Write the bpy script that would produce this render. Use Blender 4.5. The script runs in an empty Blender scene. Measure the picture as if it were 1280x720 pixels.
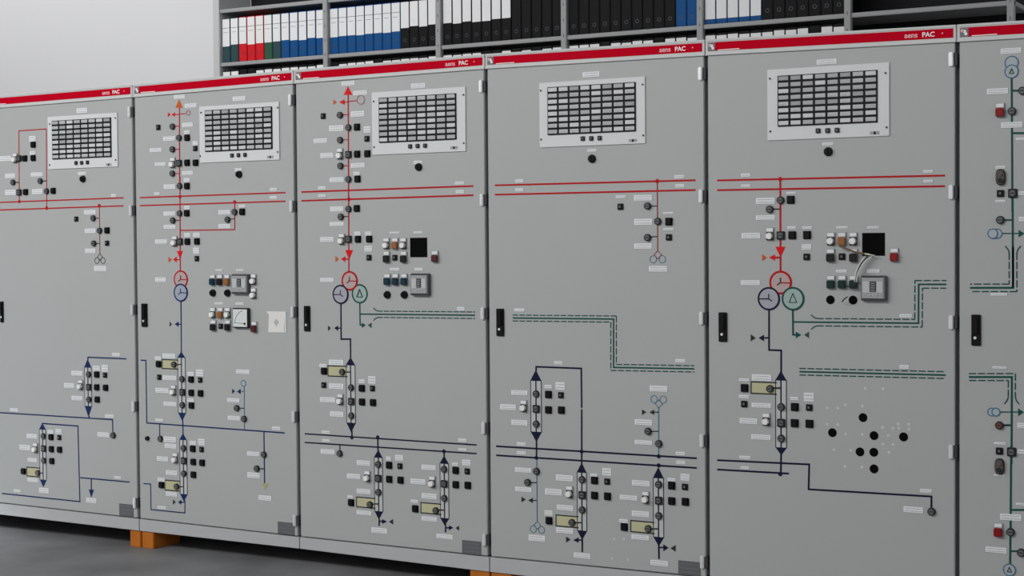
# A row of grey control cabinets with mimic diagrams, in front of a rack of binders.
import bpy, bmesh, math, random
from mathutils import Vector, Matrix
random.seed(7)
S = bpy.context.scene
COL = S.collection

# ------------------------------------------------------------------ materials
def new_mat(name, rgb, rough=.5, metal=0., noise=0., nscale=8., bump=0., bscale=60., coat=0., spec=.12):
    m = bpy.data.materials.new(name); m.use_nodes = True
    nt = m.node_tree; b = nt.nodes['Principled BSDF']
    b.inputs['Base Color'].default_value = (*rgb, 1); b.inputs['Roughness'].default_value = rough
    b.inputs['Metallic'].default_value = metal
    b.inputs['Specular IOR Level'].default_value = spec
    if coat: b.inputs['Coat Weight'].default_value = coat
    if noise or bump:
        tc = nt.nodes.new('ShaderNodeTexCoord')
    if noise:
        n = nt.nodes.new('ShaderNodeTexNoise'); n.inputs['Scale'].default_value = nscale; n.inputs['Detail'].default_value = 6
        nt.links.new(tc.outputs['Object'], n.inputs['Vector'])
        r = nt.nodes.new('ShaderNodeMapRange'); r.inputs['To Min'].default_value = 1-noise; r.inputs['To Max'].default_value = 1+noise
        nt.links.new(n.outputs['Fac'], r.inputs['Value'])
        v = nt.nodes.new('ShaderNodeVectorMath'); v.operation = 'SCALE'; v.inputs[0].default_value = rgb
        nt.links.new(r.outputs['Result'], v.inputs['Scale']); nt.links.new(v.outputs['Vector'], b.inputs['Base Color'])
    if bump:
        n = nt.nodes.new('ShaderNodeTexNoise'); n.inputs['Scale'].default_value = bscale
        nt.links.new(tc.outputs['Object'], n.inputs['Vector'])
        bp = nt.nodes.new('ShaderNodeBump'); bp.inputs['Strength'].default_value = bump; bp.inputs['Distance'].default_value = .002
        nt.links.new(n.outputs['Fac'], bp.inputs['Height']); nt.links.new(bp.outputs['Normal'], b.inputs['Normal'])
    return m
M = dict(
 door=new_mat('grey_enamel', (.405,.412,.407), .5, spec=.3, noise=.02, nscale=3, bump=.04, bscale=300),
 frame=new_mat('frame_grey', (.17,.18,.19), .5),
 rail=new_mat('light_grey_rail', (.58,.585,.58), .4, noise=.02),
 plinth=new_mat('plinth_grey', (.44,.445,.45), .45, noise=.03),
 red=new_mat('red_stripe', (.50,.0,.014), .6, spec=.03),
 white=new_mat('white_print', (.86,.84,.84), .5),
 pink=new_mat('pale_print', (.80,.45,.48), .5),
 silver=new_mat('hinge_silver', (.72,.72,.72), .35, metal=.35),
 hingeshade=new_mat('hinge_shadow_dark', (.06,.06,.065), .5),
 black=new_mat('black_plastic', (.008,.008,.009), .35),
 hole=new_mat('black_opening', (.001,.001,.001), .9),
 bezel=new_mat('dark_bezel', (.028,.028,.03), .4),
 lens=new_mat('smoky_lens', (.13,.13,.135), .25, coat=.5),
 lensdark=new_mat('lens_mark', (.02,.02,.02), .4),
 lensred=new_mat('reddish_lens', (.17,.06,.05), .25, coat=.5),
 olive=new_mat('brown_button', (.11,.095,.08), .4),
 label=new_mat('label_white', (.74,.75,.76), .55),
 ink=new_mat('label_ink', (.42,.43,.44), .6),
 alarm=new_mat('alarm_plate', (.66,.67,.67), .45, noise=.015),
 screw=new_mat('screw_dark', (.1,.1,.1), .4, metal=.6),
 amber=new_mat('amber_lens', (.30,.12,.04), .3, coat=.3),
 lwhite=new_mat('white_lens', (.80,.80,.78), .3, coat=.3),
 lblue=new_mat('blue_lens', (.006,.032,.055), .3, coat=.3),
 lgreen=new_mat('dark_green_lens', (.006,.028,.022), .3, coat=.3),
 ldred=new_mat('dark_red_lens', (.085,.022,.02), .3, coat=.3), lred=new_mat('red_lens', (.24,.008,.01), .3, coat=.3),
 ldark=new_mat('dark_lens', (.014,.011,.012), .3, coat=.3),
 yellow=new_mat('pale_yellow_field', (.50,.48,.30), .5),
 r=new_mat('mimic_red', (.44,.006,.010), .5), ra=new_mat('mimic_arrow_red', (.66,.008,.010), .5), rt=new_mat('mimic_thin_red', (.28,.03,.035), .5),
 o=new_mat('mimic_orange', (.55,.10,.02), .5), b=new_mat('mimic_blue', (.008,.024,.10), .5),
 n=new_mat('mimic_navy', (.008,.009,.034), .5), g=new_mat('mimic_green', (.008,.075,.058), .5),
 s=new_mat('mimic_charcoal', (.03,.03,.033), .5), s2=new_mat('mimic_grey_green', (.04,.08,.06), .5),
 c=new_mat('mimic_steel_blue', (.07,.16,.25), .5), p=new_mat('mimic_pink', (.36,.19,.20), .5),
 y=new_mat('mimic_yellow', (.42,.40,.16), .5),
 tintr=new_mat('tint_red', (.46,.36,.35), .45), tintn=new_mat('tint_navy', (.37,.37,.42), .45), tintg=new_mat('tint_green', (.34,.43,.40), .45),
 tintb=new_mat('tint_blue', (.34,.37,.46), .45), tintc=new_mat('tint_steel', (.39,.43,.455), .45),
 relaybez=new_mat('relay_bezel', (.10,.10,.105), .4), relay=new_mat('relay_grey', (.34,.345,.35), .4), relayl=new_mat('relay_light', (.50,.51,.51), .4), display=new_mat('relay_display', (.05,.055,.06), .3),
 mface=new_mat('meter_face', (.66,.69,.68), .4), plate=new_mat('rating_plate_grey', (.125,.128,.135), .45, noise=.05, nscale=20),
 paper=new_mat('paper', (.72,.71,.69), .7, noise=.04, nscale=14), paperg=new_mat('paper_print', (.45,.46,.45), .7),
 wood=new_mat('orange_timber', (.46,.14,.02), .6, noise=.25, nscale=9),
 wirebrown=new_mat('wire_brown', (.16,.10,.07), .5), wirewhite=new_mat('wire_white', (.72,.72,.70), .5), wireblack=new_mat('wire_black', (.04,.04,.04), .5),
 rack=new_mat('rack_grey', (.34,.345,.345), .45), rackp=new_mat('rack_panel', (.52,.53,.53), .5), rackb=new_mat('rack_gap_shade', (.02,.02,.022), .9),
 bblack=new_mat('binder_black', (.007,.007,.008), .6), bblue=new_mat('binder_blue', (.006,.075,.24), .55), bred=new_mat('binder_red', (.62,.012,.02), .55),
 bgreen=new_mat('binder_green', (.03,.10,.06), .6), bteal=new_mat('binder_teal', (.03,.07,.08), .6), blabel=new_mat('binder_label', (.80,.80,.80), .65), bline=new_mat('binder_print', (.25,.25,.26), .7),
 metalring=new_mat('finger_ring', (.07,.07,.075), .4, metal=.2),
)
cells = [new_mat('window_tile_%d' % i, (v,v*1.01,v*1.015), .45) for i, v in enumerate((.34,.42,.50,.60))]

# ------------------------------------------------------------------ helpers
def obj(name, me, parent=None, loc=(0,0,0), label=None):
    o = bpy.data.objects.new(name, me); COL.objects.link(o)
    if parent: o.parent = parent
    o.location = loc
    if label: o['label'] = label
    return o
def thing(name, label, cat, loc=(0,0,0), group=None):
    o = bpy.data.objects.new(name, None); COL.objects.link(o); o.location = loc
    o.empty_display_size = .1
    o['label'] = label; o['category'] = cat
    if group: o['group'] = group
    return o
class MB:
    """collects shapes into one mesh with several material slots"""
    def __init__(s, dy=0.): s.bm = bmesh.new(); s.mats = []; s.dy = dy
    def mi(s, m):
        if m not in s.mats: s.mats.append(m)
        return s.mats.index(m)
    def _set(s, faces, m):
        i = s.mi(m)
        for f in faces: f.material_index = i
    def box(s, x0, x1, y0, y1, z0, z1, m, bev=0.):
        r = bmesh.ops.create_cube(s.bm, size=1)
        for v in r['verts']:
            v.co = Vector((x0 if v.co.x < 0 else x1, y0 if v.co.y < 0 else y1, z0 if v.co.z < 0 else z1))
        fs = {f for v in r['verts'] for f in v.link_faces}; s._set(fs, m)
        if bev:
            es = list({e for v in r['verts'] for e in v.link_edges})
            q = bmesh.ops.bevel(s.bm, geom=es, offset=bev, segments=2, affect='EDGES'); s._set(q['faces'], m)
    def quadbox(s, x0, x1, y0, y1, zb0, zb1, zt0, zt1, m, bev=0.):
        r = bmesh.ops.create_cube(s.bm, size=1)
        for v in r['verts']:
            L = v.co.x < 0
            v.co = Vector((x0 if L else x1, y0 if v.co.y < 0 else y1, (zb0 if L else zb1) if v.co.z < 0 else (zt0 if L else zt1)))
        fs = {f for v in r['verts'] for f in v.link_faces}; s._set(fs, m)
        if bev:
            es = list({e for v in r['verts'] for e in v.link_edges})
            q = bmesh.ops.bevel(s.bm, geom=es, offset=bev, segments=2, affect='EDGES'); s._set(q['faces'], m)
    def prism(s, pts, y0, y1, m):
        """polygon in the xz plane from depth y0 (front) to y1"""
        a = [s.bm.verts.new((x, y0, z)) for x, z in pts]; b = [s.bm.verts.new((x, y1, z)) for x, z in pts]
        fs = [s.bm.faces.new(a), s.bm.faces.new(b[::-1])]
        n = len(pts)
        for i in range(n): fs.append(s.bm.faces.new((a[i], b[i], b[(i+1) % n], a[(i+1) % n])))
        s._set(fs, m)
    def disc(s, x, z, r, y0, y1, m, n=28, rf=None):
        rf = r if rf is None else rf
        a = [s.bm.verts.new((x+rf*math.cos(t), y0, z+rf*math.sin(t))) for t in [2*math.pi*i/n for i in range(n)]]
        b = [s.bm.verts.new((x+r*math.cos(t), y1, z+r*math.sin(t))) for t in [2*math.pi*i/n for i in range(n)]]
        fs = [s.bm.faces.new(a)]
        for i in range(n): fs.append(s.bm.faces.new((a[i], b[i], b[(i+1) % n], a[(i+1) % n])))
        s._set(fs, m)
    def ring(s, x, z, r, w, y0, y1, m, n=40):
        ro, ri = r+w/2, r-w/2
        def c(rr, y): return [s.bm.verts.new((x+rr*math.cos(2*math.pi*i/n), y, z+rr*math.sin(2*math.pi*i/n))) for i in range(n)]
        A, B, C_, D_ = c(ro, y0), c(ri, y0), c(ri, y1), c(ro, y1); fs = []
        for i in range(n):
            j = (i+1) % n
            for p, q in ((A, B), (B, C_), (D_, A)): fs.append(s.bm.faces.new((p[i], p[j], q[j], q[i])))
        s._set(fs, m)
    def line(s, pts, w, m, y0=-.0012, y1=.0005):
        """flat raised strip along a polyline in xz"""
        n = len(pts); L = []; R = []
        P = [Vector(p) for p in pts]
        for i in range(n):
            if i == 0: d = (P[1]-P[0]).normalized(); nn = Vector((-d.y, d.x)); k = 1
            elif i == n-1: d = (P[-1]-P[-2]).normalized(); nn = Vector((-d.y, d.x)); k = 1
            else:
                a = (P[i]-P[i-1]).normalized(); b = (P[i+1]-P[i]).normalized(); t = (a+b).normalized()
                nn = Vector((-t.y, t.x)); k = 1/max(.4, nn.dot(Vector((-a.y, a.x))))
            L.append(P[i]+nn*w/2*k); R.append(P[i]-nn*w/2*k)
        for i in range(n-1): s.prism([L[i], R[i], R[i+1], L[i+1]], y0-s.dy, y1, m)
    def tube(s, pts, r, m, n=8):
        rings = []
        P = [Vector(p) for p in pts]
        for i, p in enumerate(P):
            d = (P[min(i+1, len(P)-1)]-P[max(i-1, 0)]).normalized()
            u = d.cross(Vector((0, 1, 0))); u = u.normalized() if u.length > 1e-4 else Vector((1, 0, 0)); v = d.cross(u)
            rings.append([s.bm.verts.new(p+u*r*math.cos(2*math.pi*k/n)+v*r*math.sin(2*math.pi*k/n)) for k in range(n)])
        fs = []
        for a, b in zip(rings, rings[1:]):
            for k in range(n): fs.append(s.bm.faces.new((a[k], a[(k+1) % n], b[(k+1) % n], b[k])))
        fs.append(s.bm.faces.new(rings[0])); fs.append(s.bm.faces.new(rings[-1][::-1])); s._set(fs, m)
    def mesh(s, name):
        bmesh.ops.recalc_face_normals(s.bm, faces=s.bm.faces)
        me = bpy.data.meshes.new(name); s.bm.to_mesh(me); s.bm.free()
        for m in s.mats: me.materials.append(m)
        return me
def text_mesh(txt, size, mat, shear=0.):
    cu = bpy.data.curves.new('lettering', 'FONT'); cu.body = txt; cu.size = size; cu.extrude = .0006; cu.shear = shear
    cu.offset = size*.018
    t = bpy.data.objects.new('lettering_tmp', cu); COL.objects.link(t)
    dg = bpy.context.evaluated_depsgraph_get(); dg.update()
    me = bpy.data.meshes.new_from_object(t.evaluated_get(dg)); bpy.data.objects.remove(t)
    me.transform(Matrix.Rotation(math.pi/2, 4, 'X')); me.materials.clear(); me.materials.append(mat)
    return me

CABS=[
[
('alarm', [(440.7, 2049.4), (905.8, 2054.9), (435.1, 1785.0), (907.5, 1791.0), (470.7, 2027.0), (868.7, 2033.1), (470.8, 1834.3), (868.9, 1838.2), (632.0, 1814.2), (669.9, 1814.0), (708.9, 1814.8), (848.4, 1799.6), (453.8, 2015.7), (896.1, 2026.0), (449.5, 1809.8), (894.9, 1820.7)]),
('P', 670.2, 2073.4, 72.8, 24.8),
('P', 665.4, 1761.0, 54.0, 14.9),
('KN', 672.2, 1733.4),
('L', 'r', 5.0, [(226.4, 1625.9), (231.5, 1990.8), (424.2, 1992.0), (418.5, 1581.8)]),
('DOT', 'r', (226.5, 1629.9)),
('DOT', 'r', (418.7, 1593.9)),
('L', 'r', 6.0, [(87.1, 1628.5), (937.4, 1634.8)]),
('L', 'r', 6.0, [(86.2, 1589.4), (936.7, 1595.7)]),
('LW', 205.6, 1852.6),
('IS', 232.6, 1849.8),
('BK', 273.4, 1848.5),
('BK', 334.1, 1916.3),
('P', 326.7, 1946.4, 46.4, 28.3),
('BK', 332.7, 1848.6),
('P', 325.9, 1874.4, 39.4, 18.2),
('P', 133.8, 1852.8, 79.1, 25.6),
('IR', 187.2, 1728.7),
('L', 's', 5.0, [(190.1, 1728.9), (228.6, 1727.9)]),
('P', 164.2, 1763.2, 71.7, 22.5),
('IS', 228.9, 1676.7),
('BK', 275.4, 1677.7),
('P', 164.5, 1677.7, 76.0, 25.6),
('IR', 379.6, 1730.9),
('L', 's', 5.0, [(382.5, 1731.1), (418.8, 1730.2)]),
('P', 353.7, 1765.2, 80.0, 20.2),
('IR', 423.1, 1678.4),
('BK', 468.6, 1679.4),
('P', 355.4, 1678.6, 72.9, 25.3),
('P', 873.4, 1648.4, 32.9, 12.7),
('BS', 622.6, 1535.5),
('IR', 738.3, 1537.8),
('L', 's', 4.0, [(739.9, 1537.9), (775.9, 1537.4)]),
('P', 714.2, 1568.0, 77.9, 21.8),
('L', 'rt', 4.0, [(777.1, 1599.6), (776.6, 1362.3)]),
('DOT', 'r', (777.1, 1599.6)),
('IR', 779.8, 1476.0),
('BK', 828.6, 1476.5),
('P', 714.3, 1475.7, 73.9, 21.8),
('IR', 739.9, 1413.0),
('L', 's', 4.0, [(742.8, 1413.0), (777.5, 1412.8)]),
('BS', 826.8, 1413.5),
('P', 712.4, 1376.4, 68.5, 21.9),
('PT', 's', (776.6, 1362.3), (775.9, 1330.7)),
('P', 777.0, 1288.6, 80.0, 24.7),
('HANDLE', 91.8, 1063.9, 21.8, 108.4),
('L', 'b', 6.0, [(685.8, 834.4), (686.1, 846.3), (941.2, 845.7)]),
('CAP', 'b', [(687.2, 837.4), (686.4, 794.4), (682.6, 602.4), (681.6, 547.3)], 22.9),
('L', 'b', 6.0, [(689.8, 552.7), (689.5, 540.7)]),
('CI', [(693.6, 761.3), (692.3, 697.4), (691.1, 635.4)]),
('BK', 747.0, 762.2),
('BK', 745.7, 698.5),
('BK', 747.3, 637.8),
('BS', 801.1, 760.9),
('BK', 804.5, 698.7),
('P', 611.0, 763.6, 75.0, 23.1),
('P', 555.8, 699.8, 68.7, 24.2),
('LW', 638.3, 706.7),
('P', 608.6, 638.6, 75.1, 22.1),
('P', 744.1, 792.0, 47.0, 24.9),
('P', 799.6, 794.6, 42.6, 32.7),
('L', 'b', 6.0, [(62.7, 541.2), (844.7, 542.1), (846.1, 475.7)]),
('IR', 850.9, 464.9),
('P', 782.6, 464.2, 77.5, 23.0),
('P', 166.5, 560.0, 57.6, 15.5),
('P', 825.0, 558.7, 57.2, 14.9),
('P', 873.8, 865.1, 50.1, 14.8),
('L', 'b', 6.0, [(364.9, 491.6), (365.0, 499.8), (611.4, 498.8), (617.5, 118.7), (67.9, 121.3)]),
('CAP', 'b', [(369.3, 501.0), (368.6, 468.4), (363.2, 212.7), (362.4, 174.8)], 22.5),
('CI', [(376.2, 435.9), (374.8, 372.6), (373.6, 311.4)]),
('L', 'b', 6.0, [(622.6, 239.9), (951.0, 239.7)]),
('L', 'b', 6.0, [(697.2, 240.8), (696.1, 182.6)]),
('T', 'b', [(679.9, 183.5), (713.6, 185.8), (695.3, 145.4)]),
('P', 695.6, 130.2, 70.3, 25.0),
('P', 369.7, 157.7, 67.6, 25.6),
('BK', 427.5, 433.7),
('BK', 429.0, 372.8),
('BK', 430.5, 311.9),
('BS', 483.8, 434.4),
('BK', 486.0, 373.0),
('P', 290.8, 430.8, 73.8, 22.6),
('P', 239.7, 370.0, 74.2, 25.8),
('LW', 318.5, 373.0),
('P', 291.8, 308.8, 66.7, 20.6),
('P', 422.2, 459.1, 41.9, 20.4),
('P', 478.0, 464.5, 41.7, 25.4),
('BOX', 296.1, 247.2, 90.8, 45.3),
('IR', 331.4, 245.4),
('L', 's', 5.0, [(334.3, 244.6), (365.3, 246.6)]),
('BK', 228.8, 247.2),
('P', 292.4, 206.2, 75.3, 20.6),
('P', 873.6, 256.6, 46.3, 11.9),
('P', 179.0, 142.8, 49.0, 12.5),
('DATA', 928.0, 99.8, 93.3, 59.4),],
[
('alarm', [(422.4, 2050.9), (892.9, 2060.5), (418.1, 1784.8), (894.0, 1794.7), (455.8, 2035.2), (856.9, 2036.3), (457.7, 1838.7), (854.2, 1841.9), (617.5, 1818.4), (656.2, 1818.7), (694.8, 1818.9), (841.1, 1804.1), (432.3, 2026.9), (887.6, 2028.7), (423.8, 1821.7), (884.8, 1825.6)]),
('P', 658.0, 2082.0, 74.2, 19.3),
('P', 648.6, 1751.8, 41.6, 13.2),
('KN', 654.2, 1729.3),
('T', 'o', [(293.1, 2097.1), (270.6, 2058.5), (314.2, 2056.4)]),
('L', 'r', 6.0, [(294.5, 2057.4), (289.4, 1693.4)]),
('P', 295.5, 2109.2, 67.4, 18.3),
('P', 364.5, 2063.8, 72.0, 19.7),
('C', 'p', 4.0, 11.0, (348.9, 2030.2)),
('L', 'r', 4.0, [(294.0, 2027.2), (331.3, 2027.1)]),
('T', 'r', [(222.2, 2038.5), (221.8, 2016.2), (238.7, 2026.6)]),
('T', 'r', [(242.9, 2026.4), (266.0, 2035.7), (265.7, 2015.8)]),
('L', 'r', 4.0, [(265.8, 2025.3), (293.9, 2025.6)]),
('BS', 162.0, 1968.8),
('IR', 252.2, 1968.9),
('L', 'r', 4.0, [(257.6, 1970.8), (293.0, 1969.3)]),
('P', 343.9, 1973.4, 65.0, 20.5),
('IR', 292.9, 1913.2),
('BK', 342.4, 1912.1),
('P', 228.5, 1912.4, 76.4, 19.9),
('P', 338.2, 1938.0, 34.0, 15.9),
('IR', 250.3, 1859.9),
('L', 'r', 4.0, [(255.7, 1860.1), (291.1, 1858.9)]),
('P', 141.8, 1860.4, 74.1, 18.5),
('BS', 391.2, 1859.8),
('P', 389.8, 1883.8, 31.8, 22.1),
('LW', 251.7, 1796.0),
('IS', 290.8, 1792.6),
('BK', 340.4, 1793.4),
('BK', 392.8, 1791.7),
('P', 169.6, 1791.8, 68.5, 17.7),
('IR', 248.3, 1744.5),
('L', 'r', 4.0, [(253.8, 1744.6), (289.2, 1743.6)]),
('P', 340.2, 1744.9, 65.1, 18.2),
('L', 'r', 6.0, [(292.1, 1731.6), (286.9, 1274.4)]),
('IR', 292.1, 1683.6),
('BK', 337.7, 1682.5),
('P', 226.0, 1682.0, 71.7, 22.0),
('P', 334.5, 1711.3, 37.3, 19.0),
('L', 'r', 6.0, [(36.8, 1633.6), (922.8, 1638.4)]),
('L', 'r', 6.0, [(36.1, 1594.8), (922.3, 1599.0)]),
('P', 146.4, 1650.6, 35.6, 11.5),
('P', 853.6, 1654.6, 42.9, 12.9),
('P', 853.0, 1617.8, 42.9, 12.9),
('DOT', 'r', (290.4, 1632.3)),
('DOT', 'r', (624.6, 1601.0)),
('IR', 289.9, 1552.8),
('BK', 334.3, 1553.1),
('P', 223.8, 1553.0, 71.7, 19.2),
('P', 333.6, 1579.8, 34.8, 15.3),
('IR', 246.8, 1520.0),
('L', 's', 4.0, [(249.7, 1520.0), (288.5, 1519.5)]),
('P', 224.6, 1489.6, 75.5, 17.2),
('L', 'r', 5.0, [(290.2, 1471.6), (622.6, 1471.9), (624.6, 1601.0)]),
('IR', 625.7, 1554.1),
('BK', 670.6, 1554.3),
('P', 561.8, 1554.3, 69.9, 20.6),
('P', 668.2, 1581.5, 39.2, 13.0),
('IR', 583.2, 1519.2),
('L', 's', 4.0, [(586.2, 1521.1), (623.4, 1522.5)]),
('P', 560.8, 1488.6, 69.9, 20.7),
('LW', 257.4, 1420.2),
('IS', 290.1, 1418.1),
('BK', 335.8, 1417.7),
('BK', 395.1, 1418.3),
('P', 169.0, 1418.8, 76.1, 19.3),
('P', 332.7, 1449.2, 37.2, 19.1),
('P', 390.2, 1448.7, 40.6, 19.0),
('BS', 392.1, 1336.6),
('P', 387.1, 1374.6, 37.0, 28.5),
('T', 'r', [(267.3, 1373.1), (304.8, 1373.0), (286.7, 1334.7)]),
('T', 'o', [(214.0, 1344.5), (213.6, 1318.5), (235.2, 1332.0)]),
('T', 'r', [(242.8, 1331.9), (265.6, 1346.3), (265.1, 1318.5)]),
('L', 'r', 5.0, [(265.4, 1331.9), (287.9, 1331.9)]),
('C', 'r', 7.0, 40.0, (290.0, 1237.0)),
('YR', 'r', (290.0, 1237.0)),
('C', 'b', 7.0, 40.0, (289.0, 1173.7)),
('YR', 'b', (289.0, 1173.7)),
('P', 162.6, 1235.0, 69.8, 22.2),
('L', 'b', 6.0, [(288.3, 1133.5), (288.0, 1042.3)]),
('LB', 490.2, 1235.4),
('LK', 533.9, 1235.6),
('LA', 577.3, 1235.8),
('RELAY', 663.0, 1217.2, 101.0, 92.5),
('LW', 734.0, 1238.9),
('LW', 733.0, 1173.7),
('KN', 488.3, 1173.8),
('KN', 577.3, 1174.6),
('P', 526.2, 1282.0, 42.4, 8.5),
('P', 650.8, 1282.2, 44.7, 8.4),
('LW', 487.7, 1079.4),
('LA', 534.5, 1080.1),
('LW', 578.5, 1080.7),
('LK', 491.1, 1020.3),
('BS', 533.5, 1017.1),
('LK', 578.8, 1021.9),
('METER', 662.5, 1058.7, 95.2, 93.6),
('LD', 735.4, 1017.9),
('P', 522.2, 1124.4, 51.6, 9.5),
('P', 647.0, 1125.1, 47.7, 10.8),
('NOTE', 863.2, 1042.8, 118.9, 97.1),
('HANDLE', 58.2, 1062.2, 36.5, 113.1),
('L', 'b', 6.0, [(288.8, 1139.3), (286.9, 885.5)]),
('T', 's', [(215.9, 1033.9), (215.5, 1009.3), (228.8, 1021.4)]),
('T', 'b', [(247.8, 1021.7), (271.7, 1034.8), (271.3, 1009.4)]),
('L', 'b', 5.0, [(271.5, 1022.1), (289.2, 1022.5)]),
('CAP', 'b', [(289.4, 890.1), (288.9, 861.0), (284.4, 596.5), (283.8, 558.3)], 23.7),
('L', 'b', 6.0, [(289.8, 563.1), (290.4, 531.3)]),
('CI', [(293.0, 759.2), (291.9, 695.6), (290.9, 633.9)]),
('BK', 348.0, 759.4),
('BK', 348.1, 695.2),
('BK', 348.3, 634.6),
('BS', 403.5, 758.5),
('BK', 405.3, 694.8),
('BOX', 214.6, 827.4, 97.8, 42.9),
('IR', 242.1, 827.5),
('L', 's', 5.0, [(246.9, 827.1), (287.1, 828.3)]),
('BK', 145.0, 826.4),
('P', 209.4, 867.5, 79.9, 22.8),
('P', 139.1, 854.2, 38.6, 18.3),
('BS', 146.9, 763.1),
('P', 210.5, 761.8, 86.0, 21.0),
('P', 162.8, 698.8, 84.1, 22.9),
('LW', 237.6, 703.0),
('P', 211.4, 635.8, 80.1, 21.0),
('P', 344.0, 784.5, 38.7, 20.8),
('P', 399.6, 791.8, 44.3, 31.6),
('P', 342.0, 658.6, 38.7, 17.2),
('L', 'b', 6.0, [(28.0, 841.6), (60.9, 841.6), (61.5, 533.8)]),
('L', 'b', 6.0, [(61.6, 536.7), (902.0, 531.3)]),
('P', 661.4, 805.8, 80.0, 20.4),
('P', 142.3, 554.4, 48.2, 12.9),
('C', 'c', 4.0, 14.0, (664.1, 751.3)),
('T', 's', [(595.9, 722.9), (595.5, 700.7), (612.7, 712.9)]),
('T', 'b', [(625.2, 712.5), (646.8, 724.9), (646.4, 700.0)]),
('L', 'c', 4.0, [(646.6, 713.3), (669.2, 714.2)]),
('L', 'c', 4.0, [(668.4, 738.1), (666.5, 534.0)]),
('IR', 624.9, 634.1),
('L', 's', 4.0, [(628.5, 633.5), (668.0, 635.3)]),
('P', 602.8, 669.6, 73.8, 18.7),
('IR', 668.1, 585.5),
('P', 604.4, 585.8, 72.6, 20.5),
('L', 'b', 5.0, [(144.1, 535.3), (143.0, 473.6)]),
('IR', 150.1, 464.1),
('KS', 67.1, 461.6),
('P', 207.4, 463.8, 77.3, 26.9),
('P', 212.4, 431.8, 74.5, 22.6),
('L', 'b', 6.0, [(290.3, 545.6), (290.7, 492.2)]),
('CAP', 'b', [(293.6, 497.7), (293.1, 465.5), (288.7, 204.9), (288.1, 169.4)], 22.2),
('CI', [(296.7, 427.0), (295.6, 366.0), (294.6, 304.9)]),
('BK', 352.9, 427.1),
('BK', 354.6, 364.3),
('BK', 355.0, 302.5),
('BS', 406.1, 426.7),
('BK', 409.6, 363.4),
('P', 159.9, 366.8, 70.8, 21.6),
('LW', 243.6, 376.2),
('P', 216.6, 302.4, 73.1, 21.5),
('P', 351.4, 454.0, 38.6, 19.2),
('P', 405.2, 462.2, 41.1, 29.8),
('BOX', 219.3, 240.9, 92.8, 47.4),
('IR', 248.9, 238.6),
('L', 's', 5.0, [(253.0, 237.8), (289.3, 240.3)]),
('BK', 152.7, 239.7),
('P', 213.4, 198.8, 70.4, 19.5),
('P', 149.7, 264.6, 45.4, 19.5),
('T', 's', [(222.5, 174.3), (222.1, 149.5), (239.1, 162.6)]),
('T', 'b', [(254.5, 162.7), (274.3, 175.9), (273.9, 152.3)]),
('L', 'b', 5.0, [(274.1, 164.1), (297.8, 165.8)]),
('L', 'b', 5.0, [(298.0, 176.6), (295.6, 114.2), (81.2, 114.1), (80.6, 239.1), (34.7, 238.2)]),
('P', 150.8, 129.4, 52.5, 13.0),
('L', 'b', 6.0, [(781.6, 530.2), (782.1, 289.5)]),
('IR', 782.5, 424.4),
('P', 716.7, 423.5, 72.4, 19.8),
('IR', 739.7, 356.4),
('L', 's', 5.0, [(745.1, 355.7), (780.4, 358.0)]),
('P', 717.8, 323.0, 72.5, 23.0),
('T', 'y', [(766.3, 287.4), (804.2, 290.0), (784.3, 261.7)]),
('P', 783.8, 220.8, 75.7, 23.9),
('P', 854.2, 550.2, 47.8, 15.5),
('DATA', 905.4, 89.1, 96.5, 56.8),],
[
('alarm', [(433.4, 2071.1), (918.5, 2069.8), (430.2, 1795.5), (915.9, 1792.9), (471.5, 2044.9), (873.6, 2043.9), (471.3, 1845.0), (871.7, 1846.3), (634.7, 1824.9), (673.1, 1825.2), (712.2, 1825.4), (858.9, 1811.1), (443.1, 2030.5), (908.7, 2035.6), (442.7, 1828.5), (908.6, 1828.8)]),
('P', 675.0, 2087.2, 75.5, 21.3),
('P', 671.5, 1754.6, 46.2, 13.1),
('KN', 674.7, 1733.7),
('T', 'r', [(301.0, 2105.3), (277.8, 2068.6), (324.3, 2066.2)]),
('L', 'r', 6.0, [(301.6, 2067.4), (298.8, 1669.1)]),
('P', 302.5, 2118.1, 72.2, 21.0),
('P', 367.2, 2072.6, 74.7, 21.0),
('C', 'p', 4.0, 20.0, (370.2, 2042.0)),
('L', 'r', 4.0, [(301.2, 2037.9), (345.5, 2039.0)]),
('T', 'r', [(252.5, 2036.9), (281.7, 2048.1), (281.4, 2023.7)]),
('L', 'r', 4.0, [(281.6, 2035.5), (301.2, 2036.2)]),
('T', 'o', [(220.4, 2050.4), (220.1, 2027.5), (238.0, 2037.6)]),
('BS', 163.8, 1978.7),
('IR', 257.6, 1978.7),
('L', 'r', 4.0, [(264.3, 1980.6), (300.5, 1978.9)]),
('P', 352.3, 1979.8, 71.8, 23.5),
('IR', 303.5, 1921.0),
('BK', 349.5, 1921.5),
('P', 235.2, 1920.8, 78.2, 25.4),
('IR', 257.2, 1867.1),
('L', 'r', 4.0, [(263.9, 1868.1), (299.1, 1866.7)]),
('P', 145.9, 1867.8, 76.0, 19.6),
('BS', 402.6, 1867.5),
('P', 403.2, 1908.3, 37.7, 27.6),
('LW', 256.2, 1805.2),
('IS', 302.0, 1800.4),
('BK', 349.0, 1801.3),
('BK', 404.2, 1801.2),
('P', 180.8, 1800.6, 73.5, 22.1),
('IR', 257.8, 1751.2),
('L', 'r', 4.0, [(264.6, 1752.1), (297.7, 1751.1)]),
('P', 350.6, 1750.7, 73.9, 19.4),
('IR', 300.6, 1689.9),
('BK', 349.7, 1690.3),
('P', 234.4, 1689.7, 78.2, 21.2),
('P', 343.5, 1714.3, 36.0, 16.8),
('L', 'r', 6.0, [(299.0, 1704.9), (295.9, 1276.5)]),
('L', 'r', 7.0, [(36.2, 1639.2), (951.3, 1644.5)]),
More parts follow.
